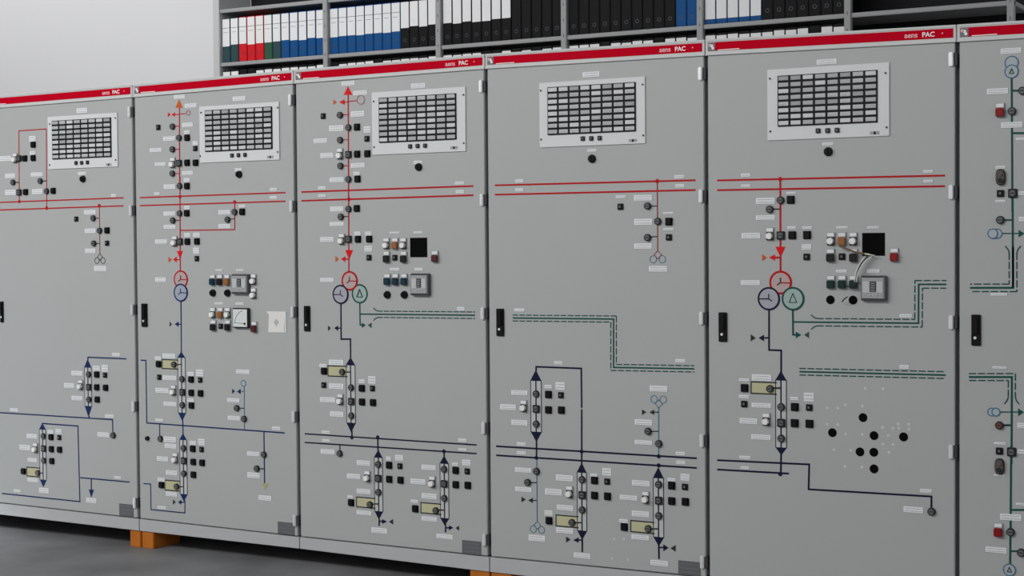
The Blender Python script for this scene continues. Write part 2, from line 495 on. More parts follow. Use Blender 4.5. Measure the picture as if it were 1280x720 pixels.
('L', 'r', 7.0, [(35.6, 1599.1), (950.9, 1605.2)]),
('P', 151.6, 1655.1, 42.4, 13.6),
('P', 151.2, 1620.3, 42.5, 10.8),
('P', 882.8, 1658.6, 45.4, 12.9),
('P', 884.0, 1621.6, 42.3, 11.2),
('DOT', 'r', (299.9, 1601.1)),
('IR', 299.6, 1557.1),
('BK', 344.0, 1559.0),
('P', 233.6, 1558.3, 75.1, 21.6),
('IR', 256.4, 1522.8),
('L', 's', 4.0, [(260.5, 1523.7), (297.9, 1524.1)]),
('P', 231.7, 1490.8, 77.4, 18.0),
('LW', 261.3, 1422.2),
('IS', 298.0, 1421.9),
('BK', 348.9, 1421.5),
('BK', 409.6, 1421.9),
('P', 176.4, 1421.5, 75.8, 22.6),
('P', 344.2, 1446.6, 34.8, 17.9),
('P', 403.9, 1446.0, 34.6, 17.8),
('P', 403.0, 1378.4, 41.1, 24.9),
('BS', 407.2, 1339.2),
('T', 'r', [(277.4, 1373.6), (319.0, 1373.4), (297.7, 1330.4)]),
('T', 'o', [(223.0, 1346.7), (222.6, 1319.7), (241.6, 1333.2)]),
('T', 'r', [(253.7, 1333.2), (277.0, 1345.7), (276.7, 1319.6)]),
('L', 'r', 6.0, [(276.9, 1333.1), (296.6, 1333.1)]),
('P', 174.0, 1238.3, 75.9, 18.2),
('C', 'r', 8.0, 40.0, (299.8, 1235.3)),
('YR', 'r', (299.8, 1235.3)),
('C', 'n', 7.0, 40.0, (249.6, 1173.7)),
('YL', 'n', (249.6, 1173.7)),
('C', 'g', 7.0, 40.0, (353.8, 1177.4)),
('DL', 'g', (353.8, 1177.4)),
('P', 544.0, 1448.8, 54.0, 7.5),
('P', 668.0, 1448.3, 46.9, 8.8),
('LW', 503.0, 1401.3),
('LA', 549.7, 1401.0),
('LW', 592.9, 1400.8),
('LK', 503.9, 1341.7),
('BS', 545.7, 1338.5),
('LK', 594.9, 1341.5),
('HOLE', 669.8, 1382.9, 89.1, 85.3),
('LD', 757.6, 1343.3),
('P', 544.0, 1287.5, 50.3, 11.0),
('P', 670.2, 1287.6, 44.3, 10.9),
('LB', 506.5, 1242.3),
('LB', 550.1, 1242.5),
('LB', 596.5, 1242.7),
('RELAY', 683.6, 1221.5, 96.0, 96.0),
('KN', 503.6, 1174.5),
('KN', 594.1, 1175.4),
('HANDLE', 62.4, 1061.8, 33.5, 115.7),
('L', 'n', 7.0, [(250.2, 1133.2), (249.4, 972.2), (300.5, 973.4), (300.6, 886.9)]),
('T', 's', [(177.4, 1031.8), (177.1, 1007.9), (192.6, 1020.6)]),
('T', 'n', [(212.5, 1021.0), (232.6, 1032.9), (232.3, 1009.0)]),
('L', 'n', 5.0, [(232.5, 1021.4), (248.8, 1021.7)]),
('L', 'g', 6.0, [(353.3, 1137.3), (354.4, 1038.0), (365.9, 1037.3)]),
('T', 'g', [(363.7, 1048.6), (363.5, 1025.9), (384.2, 1037.6)]),
('T', 's2', [(395.7, 1037.8), (416.4, 1049.5), (416.1, 1025.0)]),
('DASH', [(353.8, 1086.9), (954.2, 1090.9)], 451.1),
('P', 884.2, 1117.9, 38.4, 14.7),
('CAP', 'n', [(301.9, 891.7), (301.4, 855.5), (298.2, 596.5), (297.7, 553.6)], 24.3),
('L', 'n', 7.0, [(303.6, 560.6), (303.2, 524.4)]),
('DOT', 'n', (303.2, 530.1)),
('CI', [(304.7, 755.5), (303.9, 692.7), (303.2, 629.0)]),
('BK', 361.9, 754.9),
('BK', 362.3, 693.4),
('BS', 418.9, 756.0),
('BK', 421.9, 693.1),
('BOX', 226.9, 826.4, 104.2, 45.9),
('IR', 255.6, 824.2),
('L', 's', 6.0, [(263.8, 823.9), (299.9, 825.1)]),
('BK', 154.2, 824.8),
('BS', 151.9, 761.2),
('P', 221.3, 865.6, 82.0, 24.9),
('P', 147.0, 849.0, 40.2, 15.4),
('P', 220.0, 758.0, 82.1, 23.9),
('P', 170.9, 694.8, 82.6, 22.1),
('LW', 244.1, 700.1),
('P', 221.3, 631.8, 76.2, 24.0),
('P', 360.8, 786.0, 36.8, 16.1),
('P', 416.4, 793.7, 39.9, 33.0),
('L', 'n', 6.0, [(40.0, 533.5), (957.0, 532.9)]),
('L', 'n', 6.0, [(39.5, 493.7), (956.7, 495.6)]),
('L', 'n', 5.0, [(236.4, 493.9), (236.0, 465.2)]),
('IR', 237.0, 454.7),
('P', 168.5, 458.2, 76.8, 22.1),
('P', 159.1, 547.2, 43.8, 12.5),
('P', 886.0, 549.3, 42.8, 12.8),
('P', 159.8, 508.7, 41.4, 10.6),
('P', 885.6, 509.0, 42.8, 10.9),
('L', 'n', 7.0, [(443.8, 542.8), (444.6, 478.3)]),
('DOT', 'n', (443.7, 538.9)),
('CAP', 'n', [(447.7, 483.6), (447.3, 447.4), (444.6, 208.0), (444.1, 171.1)], 21.8),
('L', 'n', 7.0, [(447.3, 174.6), (446.9, 142.2)]),
('CI', [(447.8, 418.1), (447.1, 355.4), (446.4, 293.4)]),
('BK', 505.0, 417.9),
('BK', 505.1, 355.5),
('BS', 562.1, 417.3),
('BK', 565.0, 355.6),
('P', 365.0, 418.8, 73.2, 22.1),
('P', 310.1, 355.1, 71.4, 22.8),
('LW', 388.2, 361.1),
('P', 364.6, 291.0, 75.6, 21.5),
('P', 365.0, 194.5, 78.8, 19.6),
('P', 290.8, 260.8, 31.9, 13.1),
('P', 501.0, 447.0, 27.0, 18.0),
('P', 558.0, 453.6, 43.7, 24.4),
('BOX', 374.8, 241.4, 98.3, 43.6),
('IR', 400.4, 235.0),
('L', 's', 6.0, [(405.9, 237.5), (443.4, 240.3)]),
('BK', 297.1, 236.0),
('L', 'n', 6.0, [(447.2, 162.9), (467.4, 164.5)]),
('T', 'n', [(463.6, 173.9), (463.4, 153.2), (489.1, 165.0)]),
('T', 's', [(499.9, 165.8), (521.7, 178.5), (521.4, 154.6)]),
('P', 447.6, 121.6, 83.3, 22.7),
('L', 'n', 7.0, [(791.4, 504.4), (792.5, 472.5)]),
('DOT', 'n', (791.3, 495.7)),
('CAP', 'n', [(793.9, 476.6), (793.5, 441.7), (791.2, 204.4), (790.8, 172.3)], 21.9),
('L', 'n', 7.0, [(796.4, 178.6), (796.0, 142.4)]),
('CI', [(794.2, 418.3), (793.6, 354.3), (792.9, 291.4)]),
('BK', 852.0, 416.9),
('BK', 852.1, 354.9),
('BS', 910.2, 416.3),
('BK', 912.9, 356.1),
('P', 711.9, 420.2, 74.8, 21.7),
('P', 655.6, 354.4, 78.2, 24.1),
('LW', 732.3, 359.4),
('P', 713.7, 294.2, 78.2, 23.4),
('P', 713.0, 194.2, 77.6, 20.5),
('P', 636.2, 266.3, 38.5, 11.8),
('P', 848.3, 443.2, 30.6, 13.3),
('P', 905.8, 453.4, 43.8, 23.1),
('BOX', 720.8, 240.8, 101.8, 45.1),
('IR', 749.1, 234.5),
('L', 's', 6.0, [(753.0, 236.5), (790.1, 239.3)]),
('BK', 641.5, 234.2),
('L', 'n', 6.0, [(797.6, 162.4), (815.4, 163.8)]),
('T', 'n', [(814.1, 174.2), (813.9, 153.8), (835.8, 165.5)]),
('T', 's', [(848.1, 165.3), (865.2, 177.1), (865.0, 155.1)]),
('P', 791.5, 123.2, 83.6, 19.9),
('DATA', 928.4, 87.1, 95.9, 58.6),],
[
('alarm', [(264.7, 2065.3), (748.5, 2065.1), (262.5, 1794.8), (748.7, 1798.0), (303.1, 2047.5), (708.1, 2043.0), (305.1, 1846.6), (708.7, 1845.9), (467.6, 1826.3), (506.8, 1825.5), (544.8, 1825.6), (694.1, 1809.9), (271.6, 2033.5), (739.1, 2033.0), (271.8, 1829.9), (740.5, 1828.7)]),
('P', 504.3, 2087.7, 77.2, 21.6),
('P', 505.8, 1776.9, 40.8, 10.8),
('KN', 506.5, 1742.6),
('L', 'r', 7.0, [(42.9, 1644.8), (965.1, 1642.7)]),
('L', 'r', 7.0, [(42.6, 1605.2), (964.9, 1604.0)]),
('DOT', 'r', (799.0, 1643.4)),
('P', 162.9, 1660.5, 39.8, 11.2),
('P', 162.6, 1623.2, 39.8, 11.3),
('P', 895.6, 1658.6, 41.4, 12.4),
('P', 897.8, 1621.8, 40.4, 11.5),
('L', 'rt', 4.0, [(799.0, 1643.4), (799.5, 1362.3)]),
('IR', 757.0, 1544.2),
('L', 's', 4.0, [(765.1, 1544.1), (798.5, 1543.6)]),
('P', 735.1, 1577.8, 80.0, 21.5),
('BS', 635.4, 1543.6),
('P', 635.7, 1583.9, 45.2, 10.0),
('IR', 801.8, 1481.9),
('BK', 850.0, 1480.3),
('P', 736.0, 1480.5, 81.0, 24.2),
('P', 847.4, 1514.6, 43.7, 8.0),
('IR', 756.3, 1417.1),
('L', 's', 4.0, [(764.5, 1419.7), (799.8, 1421.2)]),
('BS', 849.7, 1417.2),
('P', 847.2, 1449.7, 43.7, 8.0),
('P', 734.5, 1382.8, 79.0, 22.5),
('PT', 'rt', (799.5, 1364.1), (799.3, 1329.2)),
('P', 800.8, 1290.8, 80.3, 21.4),
('HANDLE', 66.2, 1062.6, 36.3, 116.7),
('DASH', [(125.4, 1082.1), (600.3, 1085.6), (599.1, 887.6), (956.0, 893.0)], None),
('P', 158.6, 1116.2, 49.2, 11.6),
('P', 896.2, 923.4, 43.1, 11.8),
('L', 'n', 7.0, [(236.9, 861.1), (237.1, 878.9), (450.5, 878.6), (451.3, 714.9)]),
('L', 'n', 7.0, [(451.3, 709.3), (449.7, 481.3)]),
('P', 342.8, 898.6, 39.9, 11.5),
('CAP', 'n', [(237.0, 865.6), (236.6, 819.3), (234.9, 604.8), (234.6, 562.9)], 25.3),
('L', 'n', 7.0, [(236.7, 575.1), (236.1, 494.9)]),
('DOT', 'n', (235.1, 494.8)),
('DOT', 'n', (450.0, 533.9)),
('CI', [(238.6, 764.9), (238.1, 701.8), (237.5, 637.8)]),
('BK', 296.6, 764.7),
('BK', 296.1, 700.1),
('BS', 355.4, 764.2),
('BK', 357.1, 701.9),
('P', 156.2, 766.1, 78.9, 20.6),
('P', 100.1, 702.8, 77.5, 24.2),
('LW', 178.3, 711.1),
('P', 155.1, 639.4, 79.0, 21.5),
('P', 294.5, 796.8, 35.2, 14.1),
('P', 351.6, 802.0, 44.9, 32.6),
('P', 800.0, 808.0, 78.3, 23.9),
('PTU', 'c', (800.6, 730.3), (800.8, 766.1)),
('L', 'c', 4.0, [(800.6, 732.0), (799.7, 568.0)]),
('T', 's', [(726.5, 721.0), (726.4, 698.7), (745.3, 710.7)]),
('T', 's', [(759.3, 711.4), (780.0, 722.6), (779.9, 701.2)]),
('L', 's', 4.0, [(779.9, 712.3), (800.5, 713.2)]),
('IR', 754.2, 634.0),
('L', 's', 4.0, [(761.7, 633.6), (800.1, 635.5)]),
('P', 732.7, 668.8, 77.2, 23.1),
('IR', 801.6, 586.1),
('P', 732.2, 586.8, 77.2, 18.9),
('L', 'n', 7.0, [(39.9, 533.0), (965.3, 536.5)]),
('L', 'n', 7.0, [(39.5, 494.1), (965.2, 497.7)]),
('DOT', 'n', (799.5, 534.4)),
('DOT', 'n', (799.4, 497.6)),
('P', 163.2, 549.5, 41.0, 11.6),
('P', 162.9, 511.8, 41.1, 11.7),
('P', 894.9, 551.2, 38.6, 11.9),
('P', 896.6, 515.3, 38.6, 12.8),
('L', 'c', 4.0, [(799.7, 571.1), (799.6, 536.9)]),
('L', 'c', 4.0, [(237.3, 494.0), (237.6, 226.3)]),
('IR', 237.3, 438.7),
('P', 171.5, 439.0, 78.4, 20.5),
('IR', 194.3, 388.7),
('L', 's', 4.0, [(202.0, 388.2), (237.3, 390.5)]),
('P', 171.6, 356.7, 76.9, 19.8),
('T', 's', [(162.7, 325.3), (162.5, 301.9), (182.0, 314.7)]),
('T', 's', [(194.9, 312.1), (216.7, 324.9), (216.6, 302.3)]),
('L', 's', 4.0, [(216.6, 313.6), (236.7, 315.1)]),
('PT', 'c', (237.6, 226.3), (237.4, 193.2)),
('P', 235.6, 154.9, 78.7, 26.2),
('CAP', 'n', [(450.9, 487.3), (450.6, 445.7), (449.0, 204.8), (448.7, 166.6)], 21.8),
('L', 'n', 7.0, [(450.3, 170.2), (449.9, 114.6)]),
('CI', [(453.0, 417.8), (452.6, 353.4), (452.2, 291.7)]),
('BK', 509.9, 418.3),
('BK', 509.5, 355.5),
('BS', 567.9, 417.0),
('BK', 569.2, 356.3),
('P', 368.6, 418.4, 80.2, 23.7),
('P', 316.1, 356.2, 79.2, 26.7),
('LW', 394.0, 362.3),
('P', 370.8, 293.7, 78.6, 22.4),
('P', 368.5, 197.9, 80.3, 22.4),
('P', 292.5, 266.0, 38.2, 21.1),
('P', 506.5, 438.8, 32.4, 11.7),
('P', 566.0, 456.4, 43.5, 29.5),
('BOX', 378.8, 237.8, 102.1, 45.4),
('IR', 404.3, 235.2),
('L', 's', 6.0, [(411.8, 234.5), (449.2, 237.5)]),
('BK', 295.3, 234.4),
('T', 's', [(374.5, 172.9), (374.3, 148.4), (395.6, 162.8)]),
('T', 'n', [(408.2, 161.8), (433.2, 175.0), (433.1, 152.8)]),
('L', 'n', 6.0, [(433.1, 163.9), (450.3, 165.3)]),
('P', 449.2, 100.0, 77.8, 22.9),
('CAP', 'n', [(798.3, 490.2), (798.1, 445.6), (796.8, 207.3), (796.6, 170.5)], 22.7),
('L', 'n', 7.0, [(797.7, 177.6), (798.5, 118.0)]),
('CI', [(800.5, 421.0), (800.2, 355.6), (799.8, 294.1)]),
('BK', 856.9, 420.1),
('BK', 856.6, 357.9),
('BS', 914.7, 418.8),
('BK', 916.3, 359.3),
('P', 719.3, 419.8, 76.6, 21.9),
('P', 664.0, 356.9, 77.3, 20.0),
('LW', 742.4, 363.9),
('P', 717.4, 294.4, 78.9, 23.0),
('P', 715.8, 198.3, 76.7, 21.0),
('P', 640.8, 259.4, 38.8, 15.1),
('P', 854.9, 443.2, 32.2, 12.9),
('P', 915.2, 457.0, 39.3, 26.5),
('BOX', 724.4, 241.7, 101.8, 45.0),
('IR', 752.9, 237.8),
('L', 's', 6.0, [(761.1, 237.2), (797.0, 240.1)]),
('BK', 644.6, 236.1),
('L', 'n', 6.0, [(799.8, 164.8), (820.4, 166.6)]),
('T', 'n', [(818.3, 179.3), (818.1, 151.5), (840.8, 167.4)]),
('T', 's', [(849.4, 166.2), (872.0, 181.0), (871.9, 154.3)]),
('P', 799.9, 101.1, 76.6, 21.4),
('HL', 597.6, 181.8),
('HL', 642.7, 185.6),
('HL', 587.4, 100.8),
('HL', 658.4, 102.9),
('DATA', 931.6, 92.4, 96.2, 56.9),],
[
('alarm', [(255.6, 2065.1), (737.0, 2055.8), (263.3, 1788.9), (740.3, 1786.4), (301.6, 2037.8), (694.1, 2031.6), (303.9, 1841.3), (695.2, 1836.9), (464.2, 1817.2), (501.9, 1816.6), (538.9, 1816.4), (683.6, 1800.4), (270.8, 2026.1), (725.1, 2021.1), (271.6, 1822.8), (728.9, 1819.4)]),
('P', 496.6, 2077.6, 78.5, 19.3),
('P', 500.3, 1766.2, 41.8, 9.7),
('KN', 502.3, 1736.9),
('L', 'r', 7.0, [(48.5, 1639.6), (944.7, 1634.5)]),
('L', 'r', 7.0, [(48.3, 1601.2), (944.7, 1595.6)]),
('DOT', 'r', (309.9, 1637.8)),
('P', 168.1, 1657.2, 37.9, 11.6),
('P', 168.0, 1615.8, 38.0, 10.0),
('P', 883.0, 1651.3, 35.3, 10.2),
('P', 883.0, 1615.4, 35.4, 10.2),
('L', 'r', 7.0, [(309.9, 1637.8), (309.8, 1278.7)]),
('IR', 311.8, 1556.6),
('BK', 352.5, 1557.4),
('P', 248.8, 1555.4, 76.6, 24.7),
('IR', 267.6, 1522.1),
('L', 's', 5.0, [(275.9, 1522.9), (309.6, 1522.4)]),
('P', 248.6, 1490.4, 76.7, 18.1),
('P', 352.6, 1583.6, 36.0, 8.2),
('LW', 268.8, 1426.8),
('IS', 312.3, 1420.7),
('BK', 358.2, 1421.1),
('BK', 417.8, 1421.3),
('P', 189.2, 1420.5, 76.5, 22.4),
('P', 355.6, 1450.1, 34.3, 10.6),
('P', 417.5, 1449.4, 38.2, 10.6),
('P', 415.2, 1375.4, 39.1, 20.3),
('BS', 416.0, 1337.7),
('T', 'r', [(289.3, 1377.3), (329.9, 1377.1), (309.9, 1336.2)]),
('T', 'o', [(235.3, 1348.7), (235.2, 1322.3), (253.5, 1335.5)]),
('T', 'r', [(263.1, 1335.5), (287.5, 1347.7), (287.4, 1323.1)]),
('L', 'r', 7.0, [(287.4, 1335.4), (309.1, 1335.4)]),
('P', 185.6, 1237.4, 79.3, 20.8),
('C', 'r', 8.0, 42.0, (310.0, 1238.7)),
('YR', 'r', (310.0, 1238.7)),
('C', 'n', 7.0, 42.0, (261.8, 1175.8)),
('YL', 'n', (261.8, 1175.8)),
('C', 'g', 7.0, 42.0, (360.3, 1176.9)),
('DL', 'g', (360.3, 1176.9)),
('L', 'n', 7.0, [(262.5, 1136.7), (262.0, 976.5), (311.5, 976.1), (311.2, 890.5)]),
('T', 's', [(186.8, 1036.0), (186.7, 1008.6), (207.0, 1022.3)]),
('T', 'n', [(219.3, 1022.6), (241.2, 1035.5), (241.2, 1009.9)]),
('L', 'n', 6.0, [(241.2, 1023.1), (262.1, 1023.6)]),
('L', 'g', 7.0, [(359.3, 1136.4), (359.9, 1038.1), (372.7, 1037.5)]),
('T', 'g', [(371.0, 1049.8), (371.0, 1025.2), (393.2, 1038.0)]),
('T', 's2', [(404.3, 1038.2), (423.9, 1050.9), (423.8, 1026.4)]),
('DASH', [(361.7, 1087.3), (846.4, 1091.1), (847.3, 1235.1), (949.3, 1235.7)], 456.2),
('DASH', [(385.2, 896.2), (947.0, 902.1)], None),
('P', 798.8, 1118.0, 45.5, 12.6),
('P', 793.5, 927.2, 36.8, 14.2),
('CAP', 'n', [(310.8, 897.3), (310.7, 859.4), (310.0, 599.7), (309.9, 569.8)], 21.9),
('L', 'n', 7.0, [(310.4, 576.9), (308.7, 503.1)]),
('DOT', 'n', (306.6, 496.2)),
('CI', [(312.4, 757.3), (312.2, 695.2), (312.0, 634.9)]),
('BK', 366.7, 759.3),
('BK', 366.1, 696.9),
('BS', 424.9, 759.8),
('BK', 425.5, 697.5),
('P', 231.2, 867.7, 79.7, 23.8),
('P', 158.3, 856.5, 40.8, 9.6),
('P', 229.4, 759.3, 79.7, 18.2),
('P', 176.2, 695.4, 74.7, 21.6),
('LW', 251.3, 705.9),
('P', 227.7, 635.2, 82.2, 20.5),
('P', 364.5, 791.4, 33.0, 12.7),
('P', 423.2, 799.7, 40.1, 31.9),
('BOX', 238.8, 827.5, 101.7, 44.4),
('IR', 266.7, 826.1),
('L', 's', 7.0, [(273.7, 828.6), (309.1, 829.9)]),
('BK', 161.0, 825.0),
('BS', 159.5, 762.0),
('P', 158.1, 791.0, 40.8, 11.0),
('HANDLE', 71.5, 1062.3, 35.0, 115.6),
('L', 'n', 7.0, [(43.9, 534.1), (423.5, 540.6), (420.8, 444.5), (894.4, 450.4), (894.4, 410.1)]),
('IR', 895.8, 394.9),
('P', 827.0, 395.9, 75.7, 22.2),
('P', 874.0, 469.8, 42.0, 11.1),
('P', 161.1, 551.8, 44.4, 12.5),
('P', 161.0, 511.3, 35.5, 10.0),
('L', 'n', 7.0, [(43.8, 497.0), (341.2, 500.0)]),
('CUT', 635.4, 730.9),
('CUT', 515.9, 667.6),
('CUT', 677.9, 664.8),
('CUT', 790.4, 665.9),
('CUT', 623.7, 600.4),
('CUT', 677.1, 601.9),
('CUT', 677.8, 539.3),
('CUT', 509.0, 1174.1),
('CUT', 597.5, 1174.1),
('HL', 495.9, 760.9),
('HL', 537.8, 762.0),
('HL', 566.9, 776.2),
('HL', 633.0, 774.2),
('HL', 644.6, 841.3),
('HL', 712.3, 842.3),
('HL', 495.8, 698.3),
('HL', 537.7, 699.6),
('HL', 568.4, 665.5),
('HL', 632.9, 666.4),
('HL', 710.5, 696.9),
('HL', 770.3, 712.6),
('HL', 810.4, 714.6),
('HL', 750.2, 695.7),
('HL', 772.7, 696.8),
('HL', 810.4, 695.5),
('HL', 732.4, 666.8),
('HL', 712.1, 634.6),
('HL', 751.0, 635.1),
('HL', 522.4, 602.7),
('HL', 588.2, 603.2),
('HL', 734.8, 605.2),
('HL', 564.9, 541.1),
('HL', 631.1, 543.6),
('LW', 513.0, 1405.6),
('LA', 556.6, 1405.2),
('LW', 600.3, 1404.9),
('LK', 511.9, 1343.0),
('BS', 555.7, 1338.2),
('LK', 601.6, 1342.7),
('HOLE', 677.0, 1384.1, 87.5, 86.2),
('LR', 757.7, 1344.6),
('LG', 513.2, 1241.8),
('LG', 557.2, 1242.1),
('LG', 601.4, 1242.3),
('RELAY', 681.8, 1219.8, 97.2, 94.7),
('P', 555.4, 1449.1, 45.3, 7.4),
('P', 676.0, 1447.3, 44.5, 8.2),
('P', 552.8, 1283.0, 40.6, 10.2),
('P', 676.4, 1284.0, 47.7, 11.5),
('WIRE', 'brown', [(550.6, 1379.0), (588.6, 1365.9), (626.4, 1352.8), (668.6, 1347.2)]),
('WIRE', 'white', [(647.5, 1349.5), (663.9, 1347.2), (687.3, 1342.1)]),
('WIRE', 'white', [(649.8, 1338.1), (631.0, 1306.0), (616.8, 1273.8), (611.1, 1242.5)]),
('WIRE', 'white', [(675.6, 1338.0), (652.2, 1319.8), (634.7, 1292.2), (623.9, 1267.0), (618.2, 1242.6)]),
('WIRE', 'black', [(661.6, 1338.1), (640.4, 1312.9), (626.2, 1283.0), (614.9, 1242.6)]),
('WIRE', 'black', [(562.1, 1167.4), (581.2, 1186.1)]),
('WIRE', 'black', [(576.5, 1227.6), (597.8, 1225.4), (619.1, 1225.6)]),],
[
('P', 193.4, 2074.1, 73.5, 20.0),
('C', 'c', 4.0, 23.0, (195.8, 2031.2)),
('C', 'c', 4.0, 23.0, (195.9, 2000.2)),
('DL', 'c', (195.9, 2000.2)),
('L', 'g', 7.0, [(195.9, 1977.4), (199.1, 1498.5)]),
('L', 'g', 7.0, [(199.4, 1564.0), (201.5, 1224.7)]),
('IR', 234.4, 1929.0),
('L', 'g', 7.0, [(195.9, 1931.7), (223.7, 1930.2)]),
('P', 146.2, 1932.3, 75.1, 20.2),
('LR', 156.5, 1864.2),
('IR', 197.8, 1857.9),
('P', 196.4, 1809.0, 73.6, 20.1),
('L', 'g', 7.0, [(197.0, 1779.8), (264.0, 1777.2)]),
('P', 237.6, 1758.0, 53.5, 9.1),
('OVAL', 158.5, 1623.0),
('P', 157.0, 1658.3, 36.2, 9.2),
('BS', 157.4, 1564.4),
('P', 157.1, 1536.9, 36.2, 7.4),
('IS', 200.8, 1564.3),
('P', 242.4, 1564.1, 44.6, 13.7),
('IR', 156.8, 1468.8),
('L', 'g', 6.0, [(164.0, 1468.7), (199.2, 1468.3)]),
('C', 'c', 4.0, 17.0, (130.3, 1419.8)),
('C', 'c', 4.0, 17.0, (145.2, 1419.7)),
('L', 'g', 4.0, [(160.1, 1420.4), (222.5, 1419.8)]),
('T', 'g', [(220.9, 1432.4), (220.9, 1406.4), (241.3, 1419.6)]),
('DASHV', [(201.3, 1371.4), (201.5, 1224.7), (48.5, 1223.6)], None),
('P', 151.6, 1200.4, 58.0, 9.3),
('P', 245.7, 1471.2, 48.8, 16.7),
('HANDLE', 71.0, 1070.0, 33.6, 112.9),
('DASHW', [(44.6, 897.9), (197.6, 903.2), (197.7, 829.8)], None),
('P', 154.0, 935.6, 50.4, 8.4),
('L', 'g', 7.0, [(197.6, 841.8), (196.8, 588.6)]),
('L', 'g', 7.0, [(195.6, 652.9), (194.0, 388.7), (192.3, 224.0)]),
('C', 'c', 4.0, 14.0, (126.7, 773.6)),
('C', 'c', 4.0, 14.0, (141.6, 774.2)),
('L', 'g', 4.0, [(153.4, 774.8), (223.0, 777.9)]),
('T', 'g', [(220.0, 791.0), (220.0, 763.4), (240.5, 778.1)]),
('IRR', 154.2, 726.6),
('L', 's', 7.0, [(161.2, 727.4), (196.6, 729.1)]),
('P', 246.8, 730.0, 58.3, 18.0),
('BS', 154.6, 633.5),
('IS', 197.9, 633.1),
('P', 155.8, 661.1, 41.5, 7.8),
('P', 246.3, 635.5, 59.6, 15.0),
('OVAL', 155.6, 577.9),
('P', 153.3, 545.6, 38.0, 6.5),
('L', 'g', 7.0, [(195.9, 422.4), (272.1, 428.1)]),
('P', 242.8, 445.4, 59.3, 7.7),
('P', 194.4, 395.5, 75.5, 23.2),
('LR', 151.4, 347.1),
('IR', 194.6, 342.3),
('P', 142.6, 272.3, 76.1, 20.8),
('IR', 232.3, 270.9),
('L', 'g', 6.0, [(194.2, 272.6), (225.5, 275.4)]),
('C', 'c', 4.0, 21.0, (190.4, 204.4)),
('DL', 'c', (190.4, 204.4)),]]
HINGES=[[2051, 1572, 1088, 614, 140], [2060, 1576, 1091, 609, 130], [2067, 1584, 1099, 608, 127], [2062, 1579, 1095, 608, 123], [2057, 1573, 1097, 621, 119], []]
SX=[0.0, 1.007, 1.985, 3.0, 4.009, 4.9965, 6.0]

# row levels at the seams: the cabinets stand on timber and are not perfectly level
ZRED = [2.1630,2.1716,2.1840,2.1905,2.1825,2.1690,2.158]
ZPL0 = [.0100,.0030,.0005,-.0110,-.012,-.012,-.012]
ZDB  = [.0733,.0665,.0590,.0580,.0650,.0700,.073]
FLOOR = -.08

# ------------------------------------------------------------------ shared small meshes (origin on the door face)
def mk_ir(lens):
    b = MB(); b.disc(0, 0, .0150, -.010, 0, M['bezel'], rf=.0142); b.disc(0, 0, .0102, -.0115, -.0098, lens)
    b.box(-.0078, .0078, -.0122, -.011, -.0016, .0016, M['lensdark']); return b.mesh('position_indicator')
ME = {}
ME['IR'] = mk_ir(M['lens']); ME['IRR'] = mk_ir(M['lensred'])
b = MB(); b.box(-.016, .016, -.009, 0, -.016, .016, M['bezel'], .002); b.disc(0, 0, .0105, -.0115, -.0085, M['lens'])
b.box(-.008, .008, -.0122, -.011, -.0018, .0018, M['lensdark']); ME['IS'] = b.mesh('breaker_indicator')
b = MB(); b.box(-.0155, .0155, -.006, 0, -.0155, .0155, M['black'], .0015); b.box(-.0125, .0125, -.013, -.005, -.0125, .0125, M['black'], .002); ME['BK'] = b.mesh('push_button')
b = MB(); b.box(-.0128, .0128, -.006, 0, -.0128, .0128, M['bezel'], .0015); b.box(-.0095, .0095, -.010, -.005, -.0095, .0095, M['black'], .002); b.box(-.004, .004, -.0106, -.009, -.004, .005, M['lens']); ME['BS'] = b.mesh('key_socket')
def mk_lamp(lens, rnd, face='bezel'):
    b = MB(); b.box(-.0155, .0155, -.006, 0, -.025, .025, M['relay'], .0012)
    b.box(-.0135, .0135, -.009, -.005, .0090, .0225, M['label'], .001)
    if rnd:
        b.box(-.0145, .0145, -.009, -.005, -.0235, .007, M[face], .001); b.disc(0, -.008, .0135, -.022, -.008, lens, rf=.0118)
    else: b.box(-.0148, .0148, -.018, -.005, -.0235, .0065, lens, .0025)
    return b.mesh('lamp')
ME['LW'] = mk_lamp(M['lwhite'], True); ME['LA'] = mk_lamp(M['amber'], False); ME['LB'] = mk_lamp(M['lblue'], False)
ME['LG'] = mk_lamp(M['lgreen'], False); ME['LR'] = mk_lamp(M['lred'], False); ME['LK'] = mk_lamp(M['ldark'], False); ME['LD'] = mk_lamp(M['ldred'], False)
b = MB(); b.disc(0, 0, .0175, -.004, 0, M['bezel']); b.disc(0, 0, .0150, -.014, -.003, M['black'], rf=.0135); b.box(-.003, .003, -.018, -.012, -.012, .012, M['black'], .001)
ME['KN'] = b.mesh('rotary_knob')
b = MB(); b.disc(0, 0, .0115, -.012, 0, M['black'], rf=.010); b.disc(0, 0, .006, -.014, -.011, M['bezel']); ME['KS'] = b.mesh('round_button')
b = MB(); b.disc(0, 0, .0162, -.0006, .0004, M['hole']); b.ring(0, 0, .0164, .0012, -.001, 0, M['bezel']); ME['CUT'] = b.mesh('round_cutout')
b = MB(); b.disc(0, 0, .0042, -.0012, .0004, M['white'], 12); b.disc(0, 0, .0018, -.0016, -.001, M['screw'], 8); ME['HL'] = b.mesh('drilled_hole')
b = MB()
pts = []
for i in range(36):
    t = 2*math.pi*i/36; c_, s_ = math.cos(t), math.sin(t)
    pts.append((.0165*math.copysign(abs(c_)**.7, c_), .029*math.copysign(abs(s_)**.7, s_)))
b.prism(pts, -.010, 0, M['bezel']); b.prism([(x*.82, z*.86) for x, z in pts], -.013, -.009, M['olive'])
b.disc(0, .012, .009, -.017, -.012, M['olive']); b.disc(0, -.012, .009, -.017, -.012, M['bezel']); ME['OVAL'] = b.mesh('twin_push_button')
